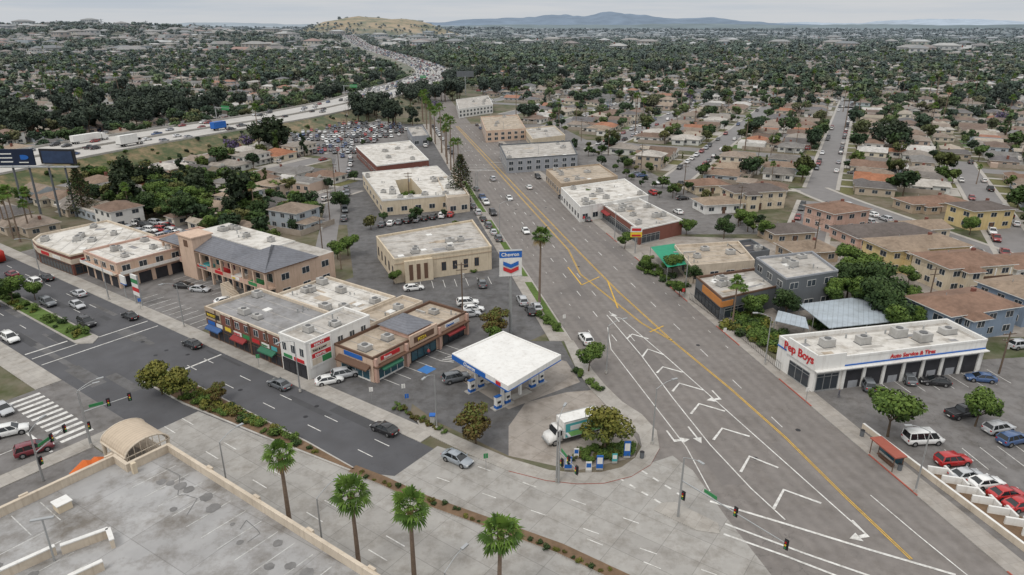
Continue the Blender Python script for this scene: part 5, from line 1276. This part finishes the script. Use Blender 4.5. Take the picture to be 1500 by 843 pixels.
for u_,v_,a,s,t in ((628,523,.5,(.5,.1,.1),(.05,.06,.1)),(1228,583,1,(.1,.1,.12),(.1,.1,.12)),(700,558,2,(.5,.5,.5),(.05,.06,.12))):
    x,y=P(u_,v_); person(x,y,a,s,t,.03)

# ------------------------------------------------------------------ freeway (on a low embankment)
FZ=5.0
def cat(pts,n=8):
    out=[]
    for i in range(len(pts)-1):
        p0=Vector(pts[max(0,i-1)]);p1=Vector(pts[i]);p2=Vector(pts[i+1]);p3=Vector(pts[min(len(pts)-1,i+2)])
        for k in range(n):
            t=k/n; q=.5*((2*p1)+(-p0+p2)*t+(2*p0-5*p1+4*p2-p3)*t*t+(-p0+3*p1-3*p2+p3)*t**3); out.append((q.x,q.y))
    out.append(tuple(pts[-1])); return out
fw=cat([P(-260,288,FZ),P(0,240,FZ),P(150,213,FZ),P(300,189,FZ),P(420,170,FZ),P(515,150,FZ),P(575,131,FZ),P(620,117,FZ),P(634,104,FZ),P(606,91,FZ),P(575,82,FZ),P(530,70,FZ),P(508,61,FZ)])
fw=resample(fw,14)
mb=MB(); fconc=M('freeway_concrete',(.46,.44,.41),.85,.08,.1,haze=True,dirt=.2)
fm,N,Lk,B=newmat('freeway_verge'); gg=N.new('ShaderNodeNewGeometry'); pos=gg.outputs['Position']
cv=mixc(N,Lk,ramp2(N,Lk,noise_n(N,Lk,pos,.11,6,.7),.40,.56),(.22,.16,.09),(.055,.075,.026)); cv=mixc(N,Lk,ramp2(N,Lk,noise_n(N,Lk,pos,.5,4,.6),.5,.65),cv,(.10,.10,.045))
Lk.new(haze_wrap(N,Lk,cv,pos),B.inputs['Base Color']); B.inputs['Roughness'].default_value=.95; fw_dirt=fm
ribbon(mb,fw,-36,-22,(.012,FZ),fw_dirt); ribbon(mb,fw,22,36,(FZ,.012),fw_dirt); ribbon(mb,fw,-22,22,FZ,fw_dirt)
ribbon(mb,fw,-21,-.8,FZ+.03,fconc); ribbon(mb,fw,.8,21,FZ+.03,fconc)
mb.obj('freeway',False)
mb=MB(); strip(mb,fw,-.3,.3,FZ,FZ+.9,kerbM); strip(mb,fw,21.5,21.9,FZ,FZ+1.0,kerbM); strip(mb,fw,-21.9,-21.5,FZ,FZ+.8,kerbM); mb.obj('freeway_barrier',False)
mb=MB()
for o in (-16.5,-12.8,-9,-5.2,5.2,9,12.8,16.5):
    for i in range(0,len(fw)-1):
        if math.hypot(*fw[i])<800:
            a=Vector(fw[i]);b=Vector(fw[i+1]); stripe(mb,[fw[i],tuple(a.lerp(b,.3))],.18,FZ+.05,markW,off=o)
mb.obj('freeway_lane_markings',False)
def at(idx,off):
    a=Vector(fw[idx]);b=Vector(fw[min(len(fw)-1,idx+1)]);d=(b-a).normalized();n=Vector((-d.y,d.x)); q=a+n*off; return q.x,q.y,math.atan2(d.y,d.x)
def near_idx(u,v):
    x,y=P(u,v,FZ); return min(range(len(fw)),key=lambda i:(fw[i][0]-x)**2+(fw[i][1]-y)**2)
for u_,v_,o,m in ((155,213,14,whiteP),(213,214,-13,whiteP),(338,190,-11,signB)):
    x,y,a=at(near_idx(u_,v_),o)
    if m is signB: box_truck(x,y,a,FZ+.05,signB,'blue_truck',1.25,False)
    elif o>0: semi(x,y,a,m,FZ+.05)
    else: box_truck(x,y,a,FZ+.05,whiteP,'box_truck',1.4,False)
fcars=[]
for i in range(6,len(fw)-1):
    for o in (-18.5,-15,-11,-7,-3.5,3.5,7,11,15,18.5):
        if R_()<(.20 if math.hypot(*fw[i])<560 else .75):
            x,y,a=at(i,o); fcars.append((x,y,hz(x,y)+FZ+.05,a+(0 if o<0 else math.pi),1.0 if math.hypot(x,y)<900 else 1.3,random.randrange(4)))
for idx,o in ((14,23),(26,23),(34,-23)):
    x,y,a=at(idx,o); g=MB(); g.cyl((x,y,0),(x,y,13),.3,.25,8,steel); s=-1 if o>0 else 1; dx,dy=math.cos(a+math.pi/2*s),math.sin(a+math.pi/2*s); g.cyl((x,y,12.4),(x+dx*12,y+dy*12,12.4),.2,.15,6,steel); g.box(x+dx*8,y+dy*8,11.2,6,.2,2.4,signG,a+math.pi/2); g.obj('gantry_sign')

# ------------------------------------------------------------------ instanced masses
def instancer(name,meshes,pts):
    col=bpy.data.collections.new(name+'_source')
    for i,me in enumerate(meshes):
        ob=bpy.data.objects.new('%s_part_%02d'%(name,i),me); col.objects.link(ob)
    me=bpy.data.meshes.new(name); me.from_pydata([p[:3] for p in pts],[],[])
    a=me.attributes.new('rot','FLOAT_VECTOR','POINT'); a.data.foreach_set('vector',[c for p in pts for c in (0,0,p[3])])
    a=me.attributes.new('scl','FLOAT_VECTOR','POINT'); a.data.foreach_set('vector',[c for p in pts for c in (p[4],p[4],p[4])])
    a=me.attributes.new('idx','INT','POINT'); a.data.foreach_set('value',[p[5] for p in pts])
    ob=bpy.data.objects.new(name,me); scene.collection.objects.link(ob)
    ng=bpy.data.node_groups.new(name+'_scatter','GeometryNodeTree')
    ng.interface.new_socket('Geometry',in_out='INPUT',socket_type='NodeSocketGeometry'); ng.interface.new_socket('Geometry',in_out='OUTPUT',socket_type='NodeSocketGeometry')
    N=ng.nodes; Lk=ng.links
    gi=N.new('NodeGroupInput'); go=N.new('NodeGroupOutput'); ci=N.new('GeometryNodeCollectionInfo')
    ci.inputs['Collection'].default_value=col; ci.inputs['Separate Children'].default_value=True; ci.inputs['Reset Children'].default_value=True
    ip=N.new('GeometryNodeInstanceOnPoints'); ip.inputs['Pick Instance'].default_value=True
    def na(n_,t):
        x=N.new('GeometryNodeInputNamedAttribute'); x.data_type=t; x.inputs['Name'].default_value=n_
        return [o for o in x.outputs if o.name=='Attribute' and o.enabled][0]
    e=N.new('FunctionNodeEulerToRotation')
    Lk.new(na('rot','FLOAT_VECTOR'),e.inputs[0]); Lk.new(e.outputs[0],ip.inputs['Rotation'])
    Lk.new(na('scl','FLOAT_VECTOR'),ip.inputs['Scale']); Lk.new(na('idx','INT'),ip.inputs['Instance Index'])
    Lk.new(gi.outputs[0],ip.inputs['Points']); Lk.new(ci.outputs[0],ip.inputs['Instance']); Lk.new(ip.outputs[0],go.inputs[0])
    m=ob.modifiers.new('scatter','NODES'); m.node_group=ng
    return ob
fwd=[(p[0],p[1]) for p in fw[::3]]
def fdist(x,y): return min(math.hypot(x-p[0],y-p[1]) for p in fwd)
mroad=[((Wk(y)+Ek(y))/2,y) for y in range(0,431,20)]+resample(far,20)
def corridor(x,y):
    i=min(range(0,len(fw),2),key=lambda k:(fw[k][0]-x)**2+(fw[k][1]-y)**2); a=Vector(fw[i]); dd=math.hypot(x-a.x,y-a.y)
    return dd, math.hypot(x,y)<a.length
def allowed(x,y,m=0):
    if y<60 or abs(x)>.80*y+70: return False
    if y<430:
        if Wk(y)-54-m<x<Ek(y)+46+m: return False
    else:
        if min(math.hypot(x-p[0],y-p[1]) for p in mroad[-22:])<45+m: return False
    s,d=toL(x,y)
    if d<44+m and x<Wk(y): return False
    if s>-90 and d<46+m and x<Wk(y): return False
    if y<175 and x>0 and x<100: return False
    if fdist(x,y)<44+m: return False
    if pin((x,y),DEALER): return False
    return True
S3=[P(1185,276),P(1225,293),P(1330,331),P(1440,370),P(1560,412)]
def s3d(x,y):
    best=1e9
    for i in range(len(S3)-1):
        a=Vector(S3[i]);b=Vector(S3[i+1]);p=Vector((x,y)); t=max(0,min(1,(p-a).dot(b-a)/(b-a).length_squared)); best=min(best,(p-(a+(b-a)*t)).length)
    return best
st=MB(); fn=MB(); near_h=[]; far_h=[]; near_t=[]; far_t=[]; pk=[]
ribbon(st,resample(S3,12),-6,6,.022,asph_res); ribbon(st,resample(S3,12),6,7.6,.06,drive); ribbon(st,resample(S3,12),-7.6,-6,.06,drive)
random.seed(1234)
A_SPLIT=560
def emit_lot(fr,aa,bb,sd,b0,rot0,dist,density=1):
    kd=random.choice([0,0,1,1,2,2,7,7,3,4,5,0,2,7]); rot=rot0+(math.pi/2 if sd>0 else -math.pi/2)
    if kd==3: rot+=math.pi/2
    x,y=fr(aa,bb)
    h=(x,y,hz(x,y),rot+U(-.03,.03),U(.84,1.02) if kd!=3 else .8,kd)
    (near_h if dist<430 else far_h).append(h)
    if dist<700:
        st.sheet([fr(aa+6.3,b0+sd*6.4),fr(aa+9.0,b0+sd*6.4),fr(aa+9.0,b0+sd*24),fr(aa+6.3,b0+sd*24)],.045,drive)
        if R_()<.75: st.sheet([fr(aa-6,b0+sd*6.6),fr(aa+5.8,b0+sd*6.6),fr(aa+5.8,b0+sd*11),fr(aa-6,b0+sd*11)],.04,random.choice([lawnM,yardM,yardM,drive]))
        if R_()<.4: cx,cy=fr(aa+7.6,b0+sd*U(10,18)); pk.append((cx,cy,.05,rot0+math.pi/2,1,random.randrange(4)))
        if R_()<.6:
            p=fr(aa-6.6,b0+sd*12); q=fr(aa-6.6,b0+sd*26); a_=Vector(p);b_=Vector(q);n_=(b_-a_).normalized(); n_=Vector((-n_.y,n_.x))*.06
            fn.prism([(a_-n_)[:],(b_-n_)[:],(b_+n_)[:],(a_+n_)[:]],0,1.7,fenceM)
            p=fr(aa-6.5,b0+sd*26); q=fr(aa+8,b0+sd*26); a_=Vector(p);b_=Vector(q);n_=(b_-a_).normalized(); n_=Vector((-n_.y,n_.x))*.06
            fn.prism([(a_-n_)[:],(b_-n_)[:],(b_+n_)[:],(a_+n_)[:]],0,1.66,fenceM)
    if R_()<.55:
        gx,gy=fr(aa+5,b0+sd*25)
        if allowed(gx,gy): (near_h if dist<430 else far_h).append((gx,gy,hz(gx,gy),rot,U(.8,1),6))
    for t_ in range(random.choice([0,1,1,2,2,3,4])):
        tx,ty=fr(aa+U(-7,7),b0+sd*random.choice([7.5,U(9,12),U(21,27),U(21,27)]))
        if allowed(tx,ty,-3) and s3d(tx,ty)>7: (near_t if dist<360 else far_t).append((tx,ty,hz(tx,ty),U(0,6),U(.35,1.2) if R_()<.85 else U(1.2,1.6),random.randrange(6) if R_()<.93 else 6))
CROSS=[341,341+150]
def frA(a,b): return AB(a,b)
def frB(a,b): return AB(b,a)
for k in range(-20,14):
    b0=-7+52*k
    for a in range(120,A_SPLIT+(70 if k==0 else 0),11):
        x,y=AB(a+5.5,b0)
        if k>0 and a>360: continue
        if allowed(x,y,-6) and s3d(x,y)>7:
            seg=[AB(a,b0),AB(a+11.0,b0)]
            ribbon(st,seg,-5,5,.020,asph_res); ribbon(st,seg,5.0,6.4,.05,drive); ribbon(st,seg,-6.4,-5,.05,drive)
            for sd in (-1,1):
                if R_()<.5: px_,py_=AB(a+U(2,9),b0+sd*3.9); pk.append((px_,py_,hz(px_,py_)+.03,ANG_A+(0 if sd>0 else math.pi),1,random.randrange(4)))
    for a in range(120,A_SPLIT-8,14):
        for sd in (-1,1):
            aa=a+U(-1.2,1.2); bb=b0+sd*U(15.5,18); x,y=AB(aa,bb); dist=math.hypot(x,y)
            if not allowed(x,y): continue
            if any(abs(aa-c)<12 for c in CROSS) or s3d(x,y)<15: continue
            if any((x-o[0])**2+(y-o[1])**2<(o[2]+8.5)**2 for o in occ): continue
            emit_lot(frA,aa,bb,sd,b0,ANG_A,dist)
        if k>0 and a>365:
            x,y=AB(a,b0+U(-2,2))
            if allowed(x,y) and R_()<.6: far_h.append((x,y,0,ANG_A+random.choice([0,1.571]),.8,random.choice([0,1,2,7])))
ANG_B=math.atan2(BX[1],BX[0])
for k in range(0,22):
    a0=A_SPLIT+22+52*k+(6 if k>3 else 0)
    jit=U(-20,20)
    for b in range(-1500,1500,14):
        for sd in (-1,1):
            bb=b+U(-1.5,1.5)+jit; aa=a0+sd*U(15.5,18.5); x,y=AB(aa,bb); dist=math.hypot(x,y)
            if dist>1600 or not allowed(x,y): continue
            if abs(bb+7)<11 and aa<640: continue
            gv=mnoise.noise(Vector((x/90,y/140,7.7)))
            if R_()<.06 or gv>.33:
                for _ in range(3): far_t.append((x+U(-6,6),y+U(-6,6),hz(x,y),U(0,6),U(.8,1.7),random.randrange(6)))
                if gv>.33 and R_()<.6: continue
            emit_lot(frB,bb,aa,sd,a0,ANG_B,dist)
    for b in range(-1500,1500,11):
        x,y=AB(a0,b+5)
        if math.hypot(x,y)<1000 and allowed(x,y,-4):
            ribbon(st,[AB(a0,b),AB(a0,b+11.0)],-5,5,.02,asph_res)
            if R_()<.5: px_,py_=AB(a0+random.choice([-3.8,3.8]),b+5); pk.append((px_,py_,.04,ANG_B,1,random.randrange(4)))
for c in CROSS:
    for b in range(-900,900,11):
        x,y=AB(c,b+5)
        if allowed(x,y,-4) and s3d(x,y)>4 and not (c>400 and b>0): ribbon(st,[AB(c,b),AB(c,b+11.0)],-5.5,5.5,.027,asph_res)
st.obj('residential_streets',False); fn.obj('garden_fences',False)
for h in near_h: place('house' if h[5]!=6 else 'garage',hmesh[h[5]],h[0],h[1],h[2],h[3],h[4])
TM=T_M+T_MC
for t in near_t: place('garden_tree',TM[t[5]],t[0],t[1],t[2],t[3],t[4]*(.95 if t[5]<6 else .7))
def clear_occ(x,y,m=2): return not any((x-o[0])**2+(y-o[1])**2<(o[2]+m)**2 for o in occ)
random.seed(99)
for i in range(150):
    y=U(190,430); side=random.choice([-1,1]); x=(Wk(y)-U(6,56)) if side<0 else (Ek(y)+U(30,50))
    if clear_occ(x,y) and not pin((x,y),DEALER) and abs(x-Wk(y)+50)>4: place('street_tree',TM[random.randrange(6)],x,y,0,U(0,6),U(.3,.75))
for i in range(210):
    s=U(-140,-2); d=U(38,80); x,y=L(s,d)
    if x<Wk(y)-57 and clear_occ(x,y) and fdist(x,y)>50: place('garden_tree',(TM+T_E)[random.choice([0,1,2,3,4,5,0,1,2,3,4,5,8])],x,y,0,U(0,6),U(.5,1.05))
for s in range(-86,-4,17):
    for d in (46,66):
        x,y=L(s+U(-2,2),d)
        if x<Wk(y)-58 and clear_occ(x,y,6) and fdist(x,y)>48: place('house',hmesh[random.choice([0,1,2,4,7])],x,y,0,ANG_U+(0 if d<50 else math.pi),.9)
for s in range(-230,-90,15):
    for d in (12,32,52):
        x,y=L(s+U(-2,2),d)
        if clear_occ(x,y,6) and fdist(x,y)>48: place('house',hmesh[random.choice([0,1,2,4,5,7])],x,y,0,ANG_U,.95)
for s in range(-200,-8,12):
    for d in (-36,-56):
        x,y=L(s+U(-2,2),d)
        if R_()<.5: place('garden_tree',TM[random.randrange(6)],x,y,0,U(0,6),U(.6,1.0))
belt=[]; euc=[]
for i in range(4,len(fw)-1):
    for o in list(range(26,66,7))+list(range(-60,-26,7)):
        x,y,a=at(i,o+U(-3,3)); dn=math.hypot(x,y); nearside=dn<Vector(fw[i]).length
        if nearside: pr=.22 if dn<560 else (.5 if dn<760 else .12); sc=U(.45,.8) if dn<560 or dn>760 else U(.9,1.4)
        else: pr=.5 if dn<600 else .55; sc=U(.8,1.5)
        if nearside and dn<560 and abs(o)<44: sc*=.7
        if R_()<pr and not (y<440 and x>Wk(y)-60) and not pin((x,y),DEALER): belt.append((x,y,hz(x,y),U(0,6),sc,random.choice([0,1,2,3,4,5])))
    for _ in range(7):   # low scrub on the embankment slopes
        sg=random.choice([-1,1]); o=U(24,38); x,y,a=at(i,sg*o)
        if math.hypot(x,y)<900: belt.append((x,y,max(0,FZ*(36-o)/14)-.8,U(0,6),U(.22,.42),random.randrange(6)))
for u_,v_,n,r in ((548,172,9,11),(572,184,7,9),(530,178,5,8),(655,148,8,16),(150,192,9,18),(205,182,8,18),(262,178,7,16),(95,197,8,20),(35,207,8,20),(175,165,8,20),(240,160,6,18),(20,190,8,25),(60,175,8,25),(400,226,4,7),(560,150,7,12),(690,118,14,45),(560,128,7,20),(655,128,7,15),(480,150,5,14),(1305,222,2,6),(740,140,6,20),(800,120,8,30),(330,165,6,18),(110,150,8,26),(1470,160,6,20),(960,110,8,40)):
    cx,cy=P(u_,v_)
    for _ in range(n):
        x,y=cx+random.gauss(0,r*.6),cy+random.gauss(0,r*.6); dd,ns=corridor(x,y)
        if dd>30 and not (y<430 and Wk(y)-2<x<Ek(y)): euc.append((x,y,hz(x,y),U(0,6),U(.75,1.25),random.randrange(3)))
for _ in range(46):
    x,y=P(U(520,625),U(136,160)); dd,ns=corridor(x,y)
    if dd>25 and ns: euc.append((x,y,0,U(0,6),U(.7,1.15),random.randrange(3)))
jac=[]
for u_,v_ in ((345,226),(365,220),(1010,150),(858,108),(640,163),(1465,182)):
    x,y=P(u_,v_); jac.append((x,y,0,U(0,6),1.1,0))
instancer('jacaranda_trees',T_J,jac)
instancer('freeway_tree_belt',T_M+T_MC,belt)
instancer('eucalyptus_groves',T_E,euc)
def farok(x,y):
    if ((x+800)/500)**2+((y-4300)/650)**2<1: return False
    dd,ns=corridor(x,y)
    return dd>(75 if ns and y<2200 else 34)
for i in range(15000):
    r=math.sqrt(U(1500**2,4800**2)) if i<8000 else U(1500,3300); th=U(-.70,.70); x,y=r*math.sin(th),r*math.cos(th)
    cl_=mnoise.noise(Vector((x/170,y/260,2.2)))
    if cl_<-.12 and R_()<.6: continue
    if farok(x,y): far_t.append((x,y,hz(x,y),U(0,6),U(.8,1.7)*(1.35 if cl_>.2 else 1),random.randrange(4)))
for i in range(9500):
    r=math.sqrt(U(1550**2,4600**2)) if i<5000 else U(1550,3000); th=U(-.70,.70); x,y=r*math.sin(th),r*math.cos(th)
    if mnoise.noise(Vector((x/170,y/260,2.2)))>.22: continue
    if farok(x,y): far_h.append((x,y,hz(x,y),ANG_A+random.choice([0,1,2,3])*math.pi/2,U(.85,1.5) if R_()<.96 else 3.0,random.choice([0,1,2,3,4,5,7])))
for i in range(1500):
    y=U(1050,1900); x=U(-.12,.20)*y
    if farok(x,y): far_t.append((x,y,hz(x,y),U(0,6),U(1.2,2.2),random.randrange(4)))
for i in range(1200):
    y=U(1450,2600); x=U(-.1,.75)*y
    if farok(x,y): far_t.append((x,y,hz(x,y),U(0,6),U(1.5,2.6),random.randrange(4)))
for i in range(4200):
    r=math.sqrt(U(4600**2,8600**2)); th=U(-.70,.70); x,y=r*math.sin(th),r*math.cos(th); far_t.append((x,y,hz(x,y),U(0,6),U(1.8,4.0),random.randrange(4)))
for i in range(1500):
    r=math.sqrt(U(4600**2,8000**2)); th=U(-.70,.70); x,y=r*math.sin(th),r*math.cos(th); far_h.append((x,y,hz(x,y),ANG_A+random.choice([0,1.57]),U(1.5,3.6),random.choice([3,5,5,0])))
for i in range(160):
    th=U(0,6.28); q=U(.75,1.02); x=-800+math.cos(th)*480*q; y=4300-abs(math.sin(th))*620*q; far_t.append((x,y,hz(x,y)-1,U(0,6),U(1.2,2.2),random.randrange(4)))
ft=[t[:5]+(t[5]%4,) for t in far_t if math.hypot(t[0],t[1])>=650]; mid_t=[t for t in far_t if math.hypot(t[0],t[1])<650]
instancer('neighbourhood_trees',T_M+T_MC,[t if t[5]<6 else t[:4]+(t[4]*.8,6) for t in mid_t])
instancer('distant_trees',T_F,ft)
instancer('distant_houses',hmesh,far_h)
instancer('distant_freeway_traffic',CMR,fcars)
instancer('parked_cars',CMR,pk)
fp=[]
for i in range(330):
    y=U(330,1500); x=U(-.7,.75)*y
    if allowed(x,y,-3): fp.append((x,y,hz(x,y),U(0,6),U(.6,1.1),random.randrange(2)))
instancer('distant_palm_trees',P_far,fp)
for u_,Y in ((150,3000),(215,3100),(285,3200),(330,3300),(415,3500),(655,3900),(700,4100),(760,4200),(840,4300),(905,4400)):
    x=(u_-750)/1000*Y/1.07; z=hz(x,Y); g=MB(); pm=M('pylon_steel',(.2,.23,.26),.7,0)
    for s,t in ((-1,-1),(1,-1),(1,1),(-1,1)): g.cyl((x+s*5,Y+t*5,z),(x+s*.8,Y+t*.8,z+46),.6,.4,4,pm,False)
    for h_ in (28,36,43): g.cyl((x-10,Y,z+h_),(x+10,Y,z+h_),.5,.5,4,pm,False)
    for h_ in (8,18,28,38): g.box(x,Y,z+h_,10-h_*.2,10-h_*.2,.5,pm)
    g.obj('transmission_tower')

# ------------------------------------------------------------------ sky, sun, camera
w=bpy.data.worlds.new('World'); scene.world=w; w.use_nodes=True; N=w.node_tree.nodes; Lk=w.node_tree.links
bg=N['Background']; sky=N.new('ShaderNodeTexSky'); sky.sky_type='NISHITA'; sky.sun_disc=False
sun_el=math.radians(56); sun_az=math.radians(215)
sky.sun_elevation=sun_el; sky.sun_rotation=sun_az; sky.air_density=1.2; sky.dust_density=4
tc=N.new('ShaderNodeTexCoord'); sx=N.new('ShaderNodeSeparateXYZ'); Lk.new(tc.outputs['Generated'],sx.inputs[0])
mp=N.new('ShaderNodeMapping'); mp.inputs['Scale'].default_value=(2.2,2.2,38); Lk.new(tc.outputs['Generated'],mp.inputs[0])
cl=ramp2(N,Lk,noise_n(N,Lk,mp.outputs[0],1.6,6,.6),.36,.62)
g0=ramp2(N,Lk,sx.outputs[2],.0,.045)
hor=mixc(N,Lk,g0,(6.5,6.8,7.1,1),(4.9,5.6,6.5,1))
cloud=mixc(N,Lk,cl,hor,(6.7,6.9,7.15,1))
up=ramp2(N,Lk,sx.outputs[2],.06,.6)
cloud=mixc(N,Lk,up,cloud,(11.2,11.2,11.2,1))
fin=mixc(N,Lk,.88,sky.outputs[0],cloud)
Lk.new(fin,bg.inputs[0]); bg.inputs[1].default_value=.1
sl=bpy.data.lights.new('sun','SUN'); sl.energy=1.15; sl.angle=math.radians(20); sl.color=(1,.97,.92)
so=bpy.data.objects.new('sun',sl); scene.collection.objects.link(so)
sd=Vector((math.sin(sun_az)*math.cos(sun_el),math.cos(sun_az)*math.cos(sun_el),math.sin(sun_el)))
so.rotation_euler=sd.to_track_quat('Z','Y').to_euler(); so.location=(0,0,100)
cam=bpy.data.cameras.new('camera'); co=bpy.data.objects.new('camera',cam); scene.collection.objects.link(co)
cam.lens=24; cam.sensor_width=36; cam.clip_end=90000; cam.clip_start=.5
co.location=(0,0,H); co.rotation_euler=(math.pi/2-PITCH,0,0); scene.camera=co
scene.view_settings.view_transform='Standard'; scene.view_settings.look='None'; scene.view_settings.exposure=0
print('houses',len(near_h),len(far_h),'trees',len(near_t),len(far_t))
